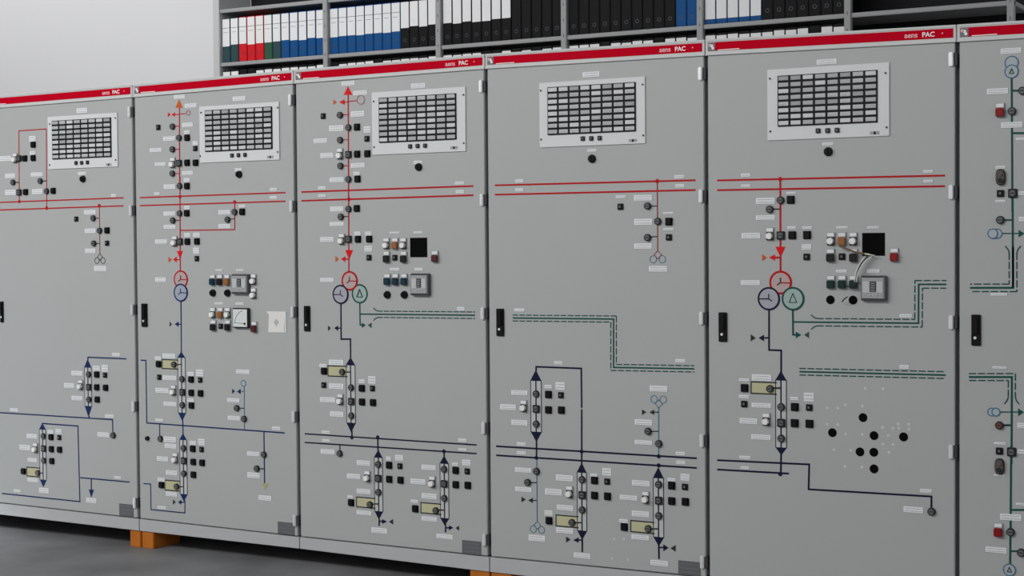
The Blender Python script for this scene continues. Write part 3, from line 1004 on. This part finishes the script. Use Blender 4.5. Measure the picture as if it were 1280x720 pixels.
NAMES = dict(IR='position_indicator', IRR='position_indicator', IS='breaker_indicator', BK='push_button', BS='key_socket', LW='signal_lamp', LA='signal_lamp',
  LB='signal_lamp', LG='signal_lamp', LR='signal_lamp', LD='signal_lamp', LK='signal_lamp', KN='rotary_knob', KS='round_button', CUT='round_cutout', HL='screw_hole', OVAL='twin_push_button')
LABELS = dict(LW='round white signal lamp', LA='amber square signal lamp', LB='dark blue square signal lamp', LG='dark green square signal lamp', LR='red square signal lamp', LD='dark red square signal lamp',
  LK='black square signal lamp', IRR='round indicator with reddish lens', OVAL='oval brown twin push button')
plates = {}
def plate_mesh(w, h):
    key = (round(w/3)*3, round(h/2)*2)
    if key not in plates:
        b = MB(); W_, H_ = w/2000, h/2000
        b.box(-W_, W_, -.0022, .0002, -H_, H_, M['label'], .0006)
        rows = 2 if h > 17 else 1
        for r in range(rows):
            zc = (H_*.42*(1-2*r)) if rows == 2 else 0
            x = -W_*.82
            while x < W_*.8:
                l = random.uniform(.004, .010)
                b.box(x, min(x+l, W_*.86), -.0026, -.002, zc-H_*(.13 if rows == 2 else .22), zc+H_*(.13 if rows == 2 else .22), M['ink']); x += l+.0022
        plates[key] = b.mesh('name_plate')
    return plates[key]

def sub_alarm(par, P, seed):
    rnd = random.Random(seed)
    xs0 = (P[0][0]+P[2][0])/2000; xs1 = (P[1][0]+P[3][0])/2000; zt = (P[0][1]+P[1][1])/2000; zb = (P[2][1]+P[3][1])/2000
    gx0 = (P[4][0]+P[6][0])/2000; gx1 = (P[5][0]+P[7][0])/2000; gt = (P[4][1]+P[5][1])/2000; gb = (P[6][1]+P[7][1])/2000
    cx, cz = (xs0+xs1)/2, (zt+zb)/2
    L = lambda x, z: (x-cx, z-cz)
    b = MB(); b.box(xs0-cx, xs1-cx, -.005, 0, zb-cz, zt-cz, M['alarm'], .001)
    b.box(gx0-cx, gx1-cx, -.0095, -.004, gb-cz, gt-cz, M['black'], .001)
    tx, tz = P[11][0]/1000-cx, P[11][1]/1000-cz
    b.box(tx-.018, tx+.018, -.0058, -.0045, tz-.006, tz+.006, M['relay']); b.box(tx-.004, tx+.004, -.0064, -.005, tz-.005, tz+.005, M['black'])
    panel = obj('alarm_panel', b.mesh('alarm_panel'), par, (cx, -.0005, cz), 'light grey alarm panel with eight by eight window grid')
    pw, ph = (gx1-gx0)/8, (gt-gb)/8
    cm = []
    for mt in cells:
        c = MB(); c.box(-pw/2+.0045, pw/2-.0045, -.012, -.008, -ph/2+.0055, ph/2-.0035, mt, .0008)
        for k in range(2): c.box(-pw*.28, pw*.25-k*.01, -.0124, -.0118, -ph*.06-k*ph*.17, ph*.02-k*ph*.17, M['ink'])
        cm.append(c.mesh('alarm_window'))
    plain = []
    for mt in cells:
        c = MB(); c.box(-pw/2+.0045, pw/2-.0045, -.012, -.008, -ph/2+.0055, ph/2-.0035, mt, .0008); plain.append(c.mesh('alarm_window'))
    for i in range(8):
        for j in range(8):
            k = rnd.choice((0,1,1,2,2,3)) if j < 5 else rnd.choice((2,3,3,2,1))
            o = obj('alarm_window', (plain if k == 3 else cm)[k], panel, (gx0+pw*(i+.5)-cx, 0, gt-ph*(j+.5)-cz))
    for q in P[8:11]:
        c = MB(); c.box(-.009, .009, -.012, -.004, -.009, .009, M['bezel'], .0015); c.box(-.004, .004, -.0128, -.011, -.004, .004, M['screw'])
        obj('test_button', c.mesh('test_button'), panel, (q[0]/1000-cx, 0, q[1]/1000-cz))
    for q in P[12:16]:
        c = MB(); c.disc(0, 0, .0042, -.0075, -.004, M['screw'], 14); c.box(-.003, .003, -.008, -.007, -.0006, .0006, M['black'])
        obj('screw', c.mesh('screw'), panel, (q[0]/1000-cx, 0, q[1]/1000-cz))

def dashed(b, pts, w, off, mat, flare=None, both_end=False):
    """dashed strips on both sides of a polyline core"""
    P = [Vector(p) for p in pts]; n = len(P)
    for sgn in (1, -1):
        Q = []
        for i in range(n):
            a = (P[i]-P[i-1]).normalized() if i else (P[1]-P[0]).normalized()
            c = (P[i+1]-P[i]).normalized() if i < n-1 else a
            t = (a+c).normalized(); nn = Vector((-t.y, t.x)); Q.append(P[i]+nn*sgn*off/max(.4, nn.dot(Vector((-a.y, a.x)))))
        for p, q in zip(Q, Q[1:]):
            d = (q-p); L = d.length; d.normalize(); x = 0
            while x < L:
                e = min(x+.026, L)
                if e-x > .004: b.line([p+d*x, p+d*e], w, mat)
                x += .033
        if flare is not None:
            i = 0 if flare == 0 else -1; e = Q[i]
            d = ((P[0]-P[1]) if i == 0 else (P[-1]-P[-2])).normalized(); nn = Vector((-d.y, d.x))
            sg = 1 if (e-P[i]).dot(nn) > 0 else -1
            b.line([e, e+d*.012+nn*sg*.004, e+d*.024+nn*sg*.014], w, mat)

CAB_LABELS = [
 'leftmost grey cabinet, cut off by the left photo edge, blue lines below red bus',
 'grey cabinet with small analog meter and white paper note taped on its door',
 'grey cabinet with square black cutout and three circle transformer symbol, second left of centre seam',
 'grey cabinet with plain middle, stepped green dashed line and three tall blue switch columns below',
 'large grey cabinet with loose wires hanging from black cutout and round holes below right',
 'rightmost grey cabinet, cut off by the right photo edge, vertical green diagram']
CAB_LABELS[2] = 'grey cabinet with square black cutout, three circle transformer symbol and two bottom switch columns'

def build_cabinet(ci):
    x0 = SX[ci]; w = SX[ci+1]-x0
    root = thing('control_cabinet', CAB_LABELS[ci], 'control cabinet', (x0, 0, 0), 'control cabinets in a row')
    r0, r1 = ZRED[ci], ZRED[ci+1]; p0, p1 = ZPL0[ci], ZPL0[ci+1]; d0, d1 = ZDB[ci], ZDB[ci+1]
    gl, gr = .010, .007           # door to seam clearances
    # carcass, plinth
    b = MB(); b.quadbox(.001, w-.001, .024, .62, d0+.004, d1+.004, r0+.008, r1+.008, M['frame'], .002)
    obj('carcass', b.mesh('carcass'), root)
    b = MB(); b.quadbox(.003, w-.001, .002, .61, p0, p1, d0-.005, d1-.005, M['plinth'], .0015); b.box(.003, w-.001, .59, .61, FLOOR, p0+.01, M['plinth']); obj('plinth', b.mesh('plinth'), root)  # the rear strip is an unseen addition that stops light leaking underneath
    # header rail, slightly proud lips above and below the stripe
    b = MB(); b.quadbox(.0015, w-.0015, -.003, .03, r0-.050, r1-.050, r0+.013, r1+.013, M['rail'], .002)
    b.quadbox(.0015, w-.0015, -.008, -.002, r0-.051, r1-.051, r0-.045, r1-.045, M['rail'], .0015)
    b.quadbox(.0015, w-.0015, -.006, -.002, r0+.003, r1+.003, r0+.012, r1+.012, M['rail'], .0015)
    rail = obj('header_rail', b.mesh('header_rail'), root, label='light grey header rail')
    b = MB(); sl, sr = .012, .012
    f = lambda x: r0+(r1-r0)*x/w
    b.quadbox(sl, w-sr, -.0045, -.002, f(sl)-.034, f(w-sr)-.034, f(sl), f(w-sr), M['red'], .0004)
    obj('red_stripe', b.mesh('red_stripe'), rail, label='red stripe')
    tilt = math.atan2(r1-r0, w)
    # lettering near the right end, mark and line of small print at the left end
    for txt, fx, sz, mt in (('aens', .806, .0275, M['pink']), ('PAC', .872, .025, M['white'])):
        o = obj('lettering', text_mesh(txt, sz, mt), rail, (w*fx, -.0050, f(w*fx)-.026)); o.rotation_euler = (0, -tilt, 0)
    b = MB(); b.disc(w*.948, f(w*.948)-.016, .0028, -.0053, -.004, M['pink'], 10)
    obj('round_mark', b.mesh('round_mark'), rail)
    b = MB(); zc = f(.03)-.017
    b.box(.013, .043, -.0052, -.004, zc-.0165, zc+.0165, M['frame'])
    for dx, dz, rr in ((-.007, .006, .0065), (.001, .003, .0065), (.006, -.006, .006)):
        b.disc(.028+dx, zc+dz, rr, -.0060, -.005, M['white'] if dx > -.005 else M['pink'], 6)
    b.box(.055, .145, -.0052, -.004, f(.1)-.0325, f(.1)-.0295, M['white'])
    obj('logo_mark', b.mesh('logo_mark'), rail, label='white hexagon mark with line of small print')
    # door
    zt0, zt1 = r0-.0505, r1-.0505
    b = MB(); b.quadbox(gl, w-gr, 0, .022, d0, d1, zt0, zt1, M['door'], .0025)
    door = obj('door', b.mesh('door'), root, label='grey enamelled door')
    # strip lines, one mesh per colour
    lines = []; nc = 0
    def ln(c, nm='mimic_line'):
        bb = MB(.00007*(len(lines) % 6)); lines.append((nm, c, bb)); return bb
    DM = lambda p: (p[0]/1000, p[1]/1000)
    for it in CABS[ci]:
        k = it[0]
        if k == 'alarm': sub_alarm(root, it[1], 100+ci)
        elif k == 'P':
            obj('name_plate', plate_mesh(it[3], it[4]), root, (it[1]/1000, 0, it[2]/1000))
        elif k in ME:
            obj(NAMES[k], ME[k], root, (it[1]/1000, 0, it[2]/1000), LABELS.get(k))
        elif k == 'L': ln(it[1]).line([DM(p) for p in it[3]], it[2]/1000, M[it[1]])
        elif k == 'T':
            ln(it[1], 'arrow_symbol').prism([DM(p) for p in it[2]], -.0016, .0005, M['ra' if it[1] == 'r' else it[1]])
        elif k == 'DOT':
            x, z = DM(it[2]); ln(it[1], 'junction_dot').disc(x, z, .0085, -.0018, 0, M[it[1]], 20)
        elif k == 'C':
            _, c, wd, r, p = it; x, z = DM(p); b = MB(); r /= 1000
            tint = {'r': 'tintr', 'n': 'tintn', 'g': 'tintg', 'b': 'tintb', 'c': 'tintc'}.get(c)
            nc += 1; e_ = .0006*(nc % 4)
            if tint: b.disc(x, z, r, -.0010-e_, .0003, M[tint], 40)
            b.ring(x, z, r, wd/1000, -.0014-e_, 0, M[c])
            obj('transformer_circle', b.mesh('transformer_circle'), root, label={'r': 'red ring', 'n': 'navy ring', 'b': 'blue ring', 'g': 'dark green ring', 'c': 'pale blue ring', 'p': 'pinkish ring'}[c])
        elif k in ('YR', 'YL'):
            x, z = DM(it[2]); m = it[1]; sg = 1 if k == 'YR' else -1; bb = ln(m, 'winding_symbol')
            bb.line([(x, z), (x, z+.019)], .003, M['s'], -.0046); bb.line([(x, z), (x-sg*.014, z-.009)], .003, M['s'], -.0046)
            bb.line([(x, z), (x+sg*.040, z-.001)], .0035, M[m], -.0046)
            if k == 'YL': bb.line([(x, z), (x+.013, z-.009)], .003, M['s'], -.0046)
        elif k == 'DL':
            x, z = DM(it[2]); q = .5 if it[1] == 'c' else 1; T = [(x, z+.021*q), (x-.015*q, z-.014*q), (x+.015*q, z-.014*q), (x, z+.021*q)]
            ln(it[1], 'winding_symbol').line(T, .0025, M['s2'], -.0046)
        elif k in ('PT', 'PTU'):
            # voltage transformer sign: a diamond with two rings
            a, c = DM(it[2]), DM(it[3]); b = MB(); up = 1 if k == 'PTU' else -1; m = M[it[1]]
            z0 = a[1]; x = a[0]; q = .0165; zc = z0+up*q
            b.line([(x, z0), (x-q, zc), (x, zc+up*q), (x+q, zc), (x, z0)], .0028, m)
            for s_ in (1, -1): b.ring(x+s_*.020, zc+up*.018, .0145, .0025, -.0014, 0, M['c' if it[1] != 's' else 's'])
            obj('voltage_transformer_sign', b.mesh('voltage_transformer_sign'), root)
        elif k == 'CAP':
            _, c, pts, hw = it; (xa, za), (xb, zb_), (xc, zc_), (xd, zd) = [DM(p) for p in pts]; hw /= 1000; x = (xa+xd)/2; b = MB()
            b.box(x-hw, x+hw, -.0008, .0003, zc_, zb_, M['relayl'])
            for s_ in (-1, 1): b.line([(x+s_*hw, zb_+.002), (x+s_*hw, zc_-.002)], .0035, M['s'])
            b.prism([(x, za), (x-hw-.001, zb_), (x+hw+.001, zb_)], -.0018, .0004, M[c])
            b.prism([(x, zd), (x-hw-.001, zc_), (x+hw+.001, zc_)], -.0018, .0004, M[c])
            b.line([(x, zb_), (x, zc_)], .006, M['s'], -.0016)
            obj('switch_column', b.mesh('switch_column'), root, label='blue ended switch column')
        elif k == 'CI':
            xm = sum(p[0] for p in it[1])/3000
            for j, p in enumerate(it[1]):
                kk = 'IS' if j == 1 else 'IR'
                obj(NAMES[kk], ME[kk], root, (xm, 0, p[1]/1000))
        elif k == 'BOX':
            _, x, z, wd, h = [it[0]]+[v/1000 for v in it[1:]]; b = MB()
            b.box(x-wd/2, x+wd/2, -.0009, .0003, z-h/2, z+h/2, M['yellow'])
            b.line([(x+wd/2+.004, z+h/2), (x-wd/2, z+h/2), (x-wd/2, z-h/2), (x+wd/2+.004, z-h/2)], .0050, M['s'])
            obj('earthing_field', b.mesh('earthing_field'), root, label='pale yellow field with dark outline')
        elif k == 'HANDLE':
            _, x, z, wd, h = [it[0]]+[v/1000 for v in it[1:]]; b = MB()
            b.box(-wd/2, wd/2, -.008, 0, -h/2, h/2, M['black'], .002); b.box(-wd/2+.007, wd/2-.007, -.016, -.006, -h*.12, h*.44, M['black'], .003)
            hd = obj('door_handle', b.mesh('door_handle'), root, (x, 0, z), 'black swing handle')
            b = MB(); b.disc(0, 0, .0055, -.0105, -.007, M['silver'], 16); obj('lock_cylinder', b.mesh('lock_cylinder'), hd, (-wd*.08, 0, -h*.25), 'small silver lock cylinder')
        elif k == 'HOLE':
            _, x, z, wd, h = [it[0]]+[v/1000 for v in it[1:]]; b = MB()
            b.box(-wd/2, wd/2, -.0008, .0004, -h/2, h/2, M['hole'])
            for a_ in ((-wd/2, -wd/2+.0015, -h/2, h/2), (wd/2-.0015, wd/2, -h/2, h/2), (-wd/2, wd/2, h/2-.0015, h/2), (-wd/2, wd/2, -h/2, -h/2+.0015)):
                b.box(a_[0], a_[1], -.0014, .0003, a_[2], a_[3], M['bezel'])
            obj('instrument_cutout', b.mesh('instrument_cutout'), root, (x, 0, z), 'square black empty instrument opening')
        elif k == 'RELAY':
            _, x, z, wd, h = [it[0]]+[v/1000 for v in it[1:]]; b = MB()
            b.box(-wd/2, wd/2, -.020, 0, -h/2, h/2, M['relaybez'], .003); b.box(-wd/2+.004, wd/2-.006, -.024, -.018, -h/2+.006, h/2-.004, M['relay'], .003)
            b.box(-wd*.40, -wd*.13, -.0255, -.023, -h*.18, h*.27, M['relayl'], .001); b.box(wd*.13, wd*.38, -.0255, -.023, -h*.18, h*.27, M['relayl'], .001)
            rl = obj('protection_relay', b.mesh('protection_relay'), root, (x, 0, z), 'grey relay box with dark display')
            b = MB(); b.box(-wd*.12, wd*.12, -.027, -.023, -h*.13, h*.27, M['display'], .001)
            for q in range(4): b.box(-wd*.085, wd*.085, -.0276, -.0265, h*(-.09+.09*q), h*(-.06+.09*q), M['relay'])
            obj('display', b.mesh('display'), rl)
            for q in (-1, 0, 1):
                b = MB(); b.box(-wd*.045, wd*.045, -.027, -.023, -h*.03, h*.03, M['relayl'], .001); obj('key', b.mesh('key'), rl, (q*wd*.13, 0, -h*.27))
        elif k == 'METER':
            _, x, z, wd, h = [it[0]]+[v/1000 for v in it[1:]]; b = MB()
            b.box(-wd/2, wd/2, -.018, 0, -h/2, h/2, M['bezel'], .003); b.box(-wd/2+.006, wd/2-.006, -.0195, -.017, -h/2+.006, h/2-.006, M['mface'])
            mt = obj('panel_meter', b.mesh('panel_meter'), root, (x, 0, z), 'square analog meter with white face')
            b = MB(); cx, cz = wd*.30, -h*.28
            arc = [(cx+wd*.62*math.cos(t), cz+h*.66*math.sin(t)) for t in [math.pi/2+ .2+ (math.pi/2-.2)*i/12 for i in range(13)]]
            b.line(arc, .002, M['s'], -.0202, -.019); obj('scale', b.mesh('scale'), mt)
            b = MB(); b.line([(cx, cz), (cx-wd*.6, cz+h*.05)], .0014, M['s'], -.0206, -.019); b.disc(cx, cz, .005, -.022, -.019, M['black']); obj('needle', b.mesh('needle'), mt)
        elif k == 'NOTE':
            _, x, z, wd, h = [it[0]]+[v/1000 for v in it[1:]]; b = MB()
            b.prism([(-wd*.5, h*.5), (wd*.5, h*.5), (wd*.42, h*.42), (wd*.36, -h*.5), (-wd*.40, -h*.5), (-wd*.36, h*.36)], -.0030, .0003, M['paper'])
            b.prism([(wd*.42, h*.40), (wd*.47, h*.44), (wd*.47, -h*.5), (wd*.40, -h*.5)], -.004, .0003, M['label'])
            b.prism([(0, h*.16), (-wd*.13, 0), (0, -h*.22), (wd*.13, 0)], -.0036, -.0025, M['paperg'])
            obj('paper_note', b.mesh('paper_note'), root, (x, 0, z), 'white paper note taped to the door')
        elif k == 'DATA':
            _, x, z, wd, h = [it[0]]+[v/1000 for v in it[1:]]; b = MB()
            b.box(-wd/2, wd/2, -.002, 0, -h/2, h/2, M['plate'], .0006)
            b.box(-wd*.4, wd*.4, -.0024, -.0018, h*.28, h*.32, M['frame']); b.box(-wd*.4, wd*.4, -.0024, -.0018, -h*.02, h*.02, M['frame']); b.box(-wd*.4, wd*.4, -.0024, -.0018, -h*.32, -h*.28, M['frame'])
            obj('rating_plate', b.mesh('rating_plate'), root, (x, 0, z), 'dark grey metal rating plate')
        elif k == 'WIRE':
            pts = [DM(p) for p in it[2]]; n = len(pts)
            P3 = []
            for i in range(n-1):
                for t in (0, .25, .5, .75):
                    p_ = [pts[max(i-1, 0)], pts[i], pts[i+1], pts[min(i+2, n-1)]]
                    xy = [.5*((2*p_[1][a])+(-p_[0][a]+p_[2][a])*t+(2*p_[0][a]-5*p_[1][a]+4*p_[2][a]-p_[3][a])*t*t+(-p_[0][a]+3*p_[1][a]-3*p_[2][a]+p_[3][a])*t**3) for a in (0, 1)]
                    P3.append((xy[0], -.020-.012*math.sin(math.pi*(i+t)/(n-1)), xy[1]))
            P3.append((pts[-1][0], -.018, pts[-1][1]))
            b = MB(); b.tube(P3, .0024 if it[1] != 'brown' else .0034, M['wire'+it[1]])
            obj('loose_wire', b.mesh('loose_wire'), root, label=it[1]+' loose wire')
        elif k == 'DASH':
            pts = [DM(p) for p in it[1]]; fl = it[2]
            bb = ln('g', 'cable_duct_line'); bb.line(pts, .006, M['g'])
            if fl is None:
                dashed(bb, pts, .0042, .0125, M['g'])
            else:
                P2 = [(fl/1000, pts[0][1]+(pts[1][1]-pts[0][1])*(fl/1000-pts[0][0])/(pts[1][0]-pts[0][0]))]+pts[1:]
                dashed(bb, P2, .0042, .014, M['g'], 0)
        elif k == 'DASHV':
            pts = [DM(p) for p in it[1]]; bb = ln('g', 'cable_duct_line'); bb.line(pts, .007, M['g'])
            P2 = [(pts[0][0], pts[1][1]+(pts[0][1]-pts[1][1])*.86)]+pts[1:]; dashed(bb, P2, .0042, .0135, M['g'], 0)
        elif k == 'DASHW':
            pts = [DM(p) for p in it[1]]; bb = ln('g', 'cable_duct_line'); bb.line(pts, .007, M['g']); dashed(bb, pts, .0042, .0125, M['g'], 1)
    LN = dict(r='red', rt='thin dark red', o='orange', b='blue', n='navy', g='dark green', s='charcoal', s2='grey green', c='thin steel blue', p='pinkish', y='pale yellow')
    LK = dict(mimic_line=' mimic line', arrow_symbol=' triangle', junction_dot=' dot', winding_symbol=' winding sign', cable_duct_line=' line between dashed lines')
    for nm, c, bb in lines:
        obj(nm, bb.mesh(nm), root, label=LN[c]+LK[nm])
    # hinges on the right edge
    for z in (HINGES[ci] if ci < 5 else [1950, 1600, 1120, 640, 160]):
        b = MB(); b.box(-.030, -.013, -.012, 0, -.026, .026, M['silver'], .003)
        h = obj('hinge', b.mesh('hinge'), root, (w+.002, 0, z/1000), 'silver hinge')
        b = MB(); b.box(-.0125, .001, -.004, .022, -.024, .024, M['hingeshade'], .002); obj('hinge_shadow_knuckle', b.mesh('hinge_shadow_knuckle'), h, label='hinge knuckle coloured dark for the shadow beside it')  # the dark block carries the shadow right of the silver hinge
    return root
for i in range(6): build_cabinet(i)
# unseen cabinet continuing the row, added to keep light out from below
t = thing('control_cabinet', 'unseen plain grey cabinet added to continue the row, blocking light below', 'control cabinet', (-1.0, 0, 0), 'control cabinets in a row')
b = MB(); b.box(.001, .999, .024, .62, .078, 2.165, M['frame'], .002); obj('carcass', b.mesh('carcass'), t)
b = MB(); b.box(.001, .999, .002, .61, .012, .072, M['plinth'], .002); b.box(.001, .999, .59, .61, FLOOR, .02, M['plinth']); b.box(-.01, .06, .03, .58, FLOOR, .011, M['wood'], .003); obj('plinth', b.mesh('plinth'), t)  # unseen rear skirt and end timber added to block light under the row
b = MB(); b.box(.010, .993, 0, .022, .080, 2.105, M['door'], .0025); obj('door', b.mesh('door'), t)
b = MB(); b.box(.001, .999, -.003, .03, 2.110, 2.175, M['rail'], .002); r_ = obj('header_rail', b.mesh('header_rail'), t)
b = MB(); b.box(.012, .988, -.0045, -.002, 2.122, 2.156, M['red']); obj('red_stripe', b.mesh('red_stripe'), r_)

# ------------------------------------------------------------------ timber blocks under the row
def wood(name, x0, x1, y0, y1, z0, z1, label):
    b = MB(); b.box(x0, x1, y0, y1, z0, z1, M['wood'], .003); me = b.mesh(name)
    me.transform(Matrix.Translation((-(x0+x1)/2, -(y0+y1)/2, -z0)))
    o = obj(name, me, None, ((x0+x1)/2, (y0+y1)/2, z0), label); o['category'] = 'timber block'; o['group'] = 'timber blocks under the cabinets'
wood('timber_block', .943, 1.012, .006, .13, FLOOR, .0005, 'orange timber block under leftmost seam, left one of the pair')
wood('timber_block', 1.020, 1.095, .006, .20, FLOOR, .0005, 'longer orange timber block under leftmost seam, right one of the pair')
wood('timber_block', 2.900, 2.998, .006, .13, FLOOR, -.012, 'orange timber block at bottom photo edge, left of the centre seam')
wood('timber_block', 3.006, 3.105, .006, .20, FLOOR, -.0135, 'orange timber block at bottom photo edge, right of the centre seam')

# ------------------------------------------------------------------ storage rack with binders
RY = 3.30
POSTS = [-.249, .685, 1.639, 2.583, 3.516, 4.45]
rack = thing('storage_rack', 'tall grey steel shelving rack full of binders behind the cabinets', 'shelving rack', (1.6, RY, FLOOR))
rx, rz = 1.6, FLOOR
b = MB(); b.box(-1.258-rx, -1.200-rx, -.01, .36, 0, 3.7-rz, M['rackp'], .003); obj('end_panel', b.mesh('end_panel'), rack, label='light grey end panel')
for x in POSTS:
    b = MB(); b.box(-.020, .020, -.012, .03, 0, 3.7-rz, M['rack'], .003)
    for k in range(8, 37): b.box(-.004, .004, -.0125, -.0118, k*.1, k*.1+.02, M['frame'])
    obj('post', b.mesh('post'), rack, (x-rx, 0, 0))
for z in (.45, .93, 1.41, 1.89, 2.335, 2.712, 3.10, 3.48):
    b = MB(); b.box(-1.2-rx, 4.47-rx, .0, .36, z-.008-rz, z+.019-rz, M['rack'], .003); obj('shelf', b.mesh('shelf'), rack)
b = MB(); b.box(-1.2-rx, 4.47-rx, .361, .37, 0, 3.7-rz, M['rackb']); obj('back_panel', b.mesh('back_panel'), rack, label='back panel coloured dark for the shade in the rack')  # dark colour stands in for shade between shelves and binders

def binder_mesh(color, lab0, lab1, w=.071, h=.32, lines=True, ring=True):
    b = MB(); b.box(-w/2, w/2, 0, .28, 0, h, M[color], .004)
    if ring: b.ring(0, .055, .011, .003, -.001, .001, M['metalring'], 18)
    return b.mesh('binder')
def label_mesh(l0, l1, w, lines):
    c = MB(); c.box(-w/2+.003, w/2-.003, -.0012, .0005, l0, l1, M['blabel'])
    if lines:
        c.box(-w/2+.003, w/2-.003, -.0016, -.001, .247, .251, M['bline']); c.box(-w/2+.012, w/2-.02, -.0016, -.001, .216, .219, M['bline'])
    return c.mesh('spine_label')
BC = {}
def binder(kind, x, z, l0, l1, lines, label, group, w=.071, cat='binder'):
    key = (kind, w, l0 is not None)
    if key not in BC: BC[key] = binder_mesh(kind, 0, 0, w, ring=(l0 is None or l0 > .09))
    o = obj('binder', BC[key], None, (x, RY+.015, z), label); o['category'] = cat; o['group'] = group
    if l0 is not None:
        lk = (round(l0, 3), round(l1, 3), w, lines)
        if lk not in BC: BC[lk] = label_mesh(l0, l1, w, lines)
        obj('spine_label', BC[lk], o, label='white spine label')
    return o
ORD = ['first', 'second', 'third', 'fourth', 'fifth', 'sixth', 'seventh', 'eighth', 'ninth', 'tenth', 'eleventh', 'twelfth', 'thirteenth']
BAYS = [(-1.195, -.271), (-.227, .663), (.707, 1.617), (1.661, 2.561), (2.605, 3.494)]
BAYN = ['leftmost bay', 'second bay', 'third bay', 'fourth bay', 'fifth bay']
UP = [['bteal']*2+['bred']*3+['bgreen']+['bteal']+['bblue']*5,
      ['bblue']*8+['bblack']*4,
      ['bblack']*12,
      ['bblack']*10+['bblue']*2,
      ['bblue']*5+['bblack']*7]
CN = dict(bteal='dark teal', bred='red', bgreen='green', bblue='blue', bblack='black')
for bi, (a, c) in enumerate(BAYS):
    n = 12; pitch = (c-a)/n; w = .071
    for k in range(n):
        kind = UP[bi][k]; x = a+pitch*(k+.5)
        l0 = .116 + (.004 if k % 3 else 0) + random.choice((0, 0, .006))
        if kind == 'bblack': l0 = .138+random.choice((0, .008))
        lab = not (bi == 3 or (bi == 2 and k > 6) or (bi == 4 and k > 4))
        if bi == 4 and k <= 4: l0 = .03
        binder(kind, x, 2.733, l0 if lab else None, .314, kind != 'bblack',
               '%s binder%s, upper shelf, %s from left in %s' % (CN[kind], ' with white spine label' if lab else '', ORD[k], BAYN[bi]), 'binders on the upper rack shelf', w)
        # lower shelf, only the tops show above the cabinets
        hide = (bi, k) in ((0, 2), (0, 3), (1, 0), (1, 5), (2, 4), (2, 5), (2, 7), (2, 9), (3, 3), (3, 8), (4, 9))
        l1 = .308 - (.045 if hide else 0) - random.choice((0, .003, .006))
        binder('bblack', x, 2.356, .12, l1, False,
               'black binder peeking over cabinet tops, lower shelf, %s from left in %s' % (ORD[k], BAYN[bi]), 'binders on the lower rack shelf', w)

# ------------------------------------------------------------------ room
def struct(name, me, mat=None):
    o = obj(name, me); o['kind'] = 'structure'; return o
wallm = new_mat('white_wall_paint', (.70,.70,.705), .8, noise=.012, nscale=.7, bump=.05, bscale=40)
floorm = new_mat('grey_sealed_concrete', (.18,.182,.185), .5, noise=.6, nscale=2.6, bump=.05, bscale=14)
ceilm = new_mat('ceiling_paint', (.55,.55,.56), .9)
b = MB(); b.box(-7, 10, -11, 4.3, FLOOR-.1, FLOOR, floorm); struct('floor', b.mesh('floor'))
b = MB(); b.box(-7, 10, 4.0, 4.3, FLOOR, 5.2, wallm); struct('wall_back', b.mesh('wall_back'))
b = MB(); b.box(-2.20, -1.262, 3.95, 3.999, FLOOR, 5.19, wallm, .004); struct('trim_1', b.mesh('trim_1'))
b = MB(); b.box(-7, 10, -11, 4.3, 5.2, 5.4, ceilm); struct('ceiling', b.mesh('ceiling'))
b = MB(); b.box(-7.2, -7, -11, 4.3, FLOOR, 5.4, wallm); struct('wall_left', b.mesh('wall_left'))

# ------------------------------------------------------------------ light
w = bpy.data.worlds.new('daylight'); S.world = w; w.use_nodes = True
w.node_tree.nodes['Background'].inputs[0].default_value = (.95, .98, 1.0, 1); w.node_tree.nodes['Background'].inputs[1].default_value = .56
def area(name, loc, target, size, power, col):
    l = bpy.data.lights.new(name, 'AREA'); l.shape = 'RECTANGLE'; l.size, l.size_y = size; l.energy = power; l.color = col
    o = bpy.data.objects.new(name, l); COL.objects.link(o); o.location = loc
    o.rotation_euler = (Vector(target)-Vector(loc)).to_track_quat('-Z', 'Y').to_euler(); return o
area('hall_skylight', (0.0, -6.0, 5.1), (1.2, 0, .2), (9, 2.2), 740, (1, 1, .995))
area('rear_wall_fill', (-2.0, 1.6, 5.1), (-1.2, 4.0, 2.6), (8, 1.0), 125, (1, 1, 1))  # added fill that brightens the back wall, not an actual skylight
sp = bpy.data.lights.new('added_floor_bounce_spot', 'SPOT'); sp.energy = 15000; sp.spot_size = math.radians(22); sp.spot_blend = .4; sp.color = (.86, .93, 1.0); sp.shadow_soft_size = .3  # added spot without a real gate; its floor bounce brightens the leftmost cabinet
so = bpy.data.objects.new('added_floor_bounce_spot', sp); COL.objects.link(so); so.location = (-6.5, -5.5, 5.0)
so.rotation_euler = (Vector((-1.9, -1.9, FLOOR))-Vector(so.location)).to_track_quat('-Z', 'Y').to_euler()

# ------------------------------------------------------------------ camera
cam = bpy.data.cameras.new('camera'); co = bpy.data.objects.new('camera', cam); COL.objects.link(co); S.camera = co
cam.sensor_width = 36; cam.lens = 36*2023.6866/1280; cam.clip_end = 100
rt = Vector((0.8683238, 0.49594409, -0.00729634)); up = Vector((-0.00720852, 0.02732719, 0.99960055)); fw = Vector((-0.49594537, 0.86792436, -0.02730387))
co.matrix_world = Matrix(((rt.x, up.x, -fw.x, 6.52069271), (rt.y, up.y, -fw.y, -5.94615873), (rt.z, up.z, -fw.z, 1.39603394), (0, 0, 0, 1)))
vs = S.view_settings; vs.view_transform = 'Standard'; vs.look = 'None'; vs.gamma = 1; vs.use_curve_mapping = False; vs.exposure = 0.0
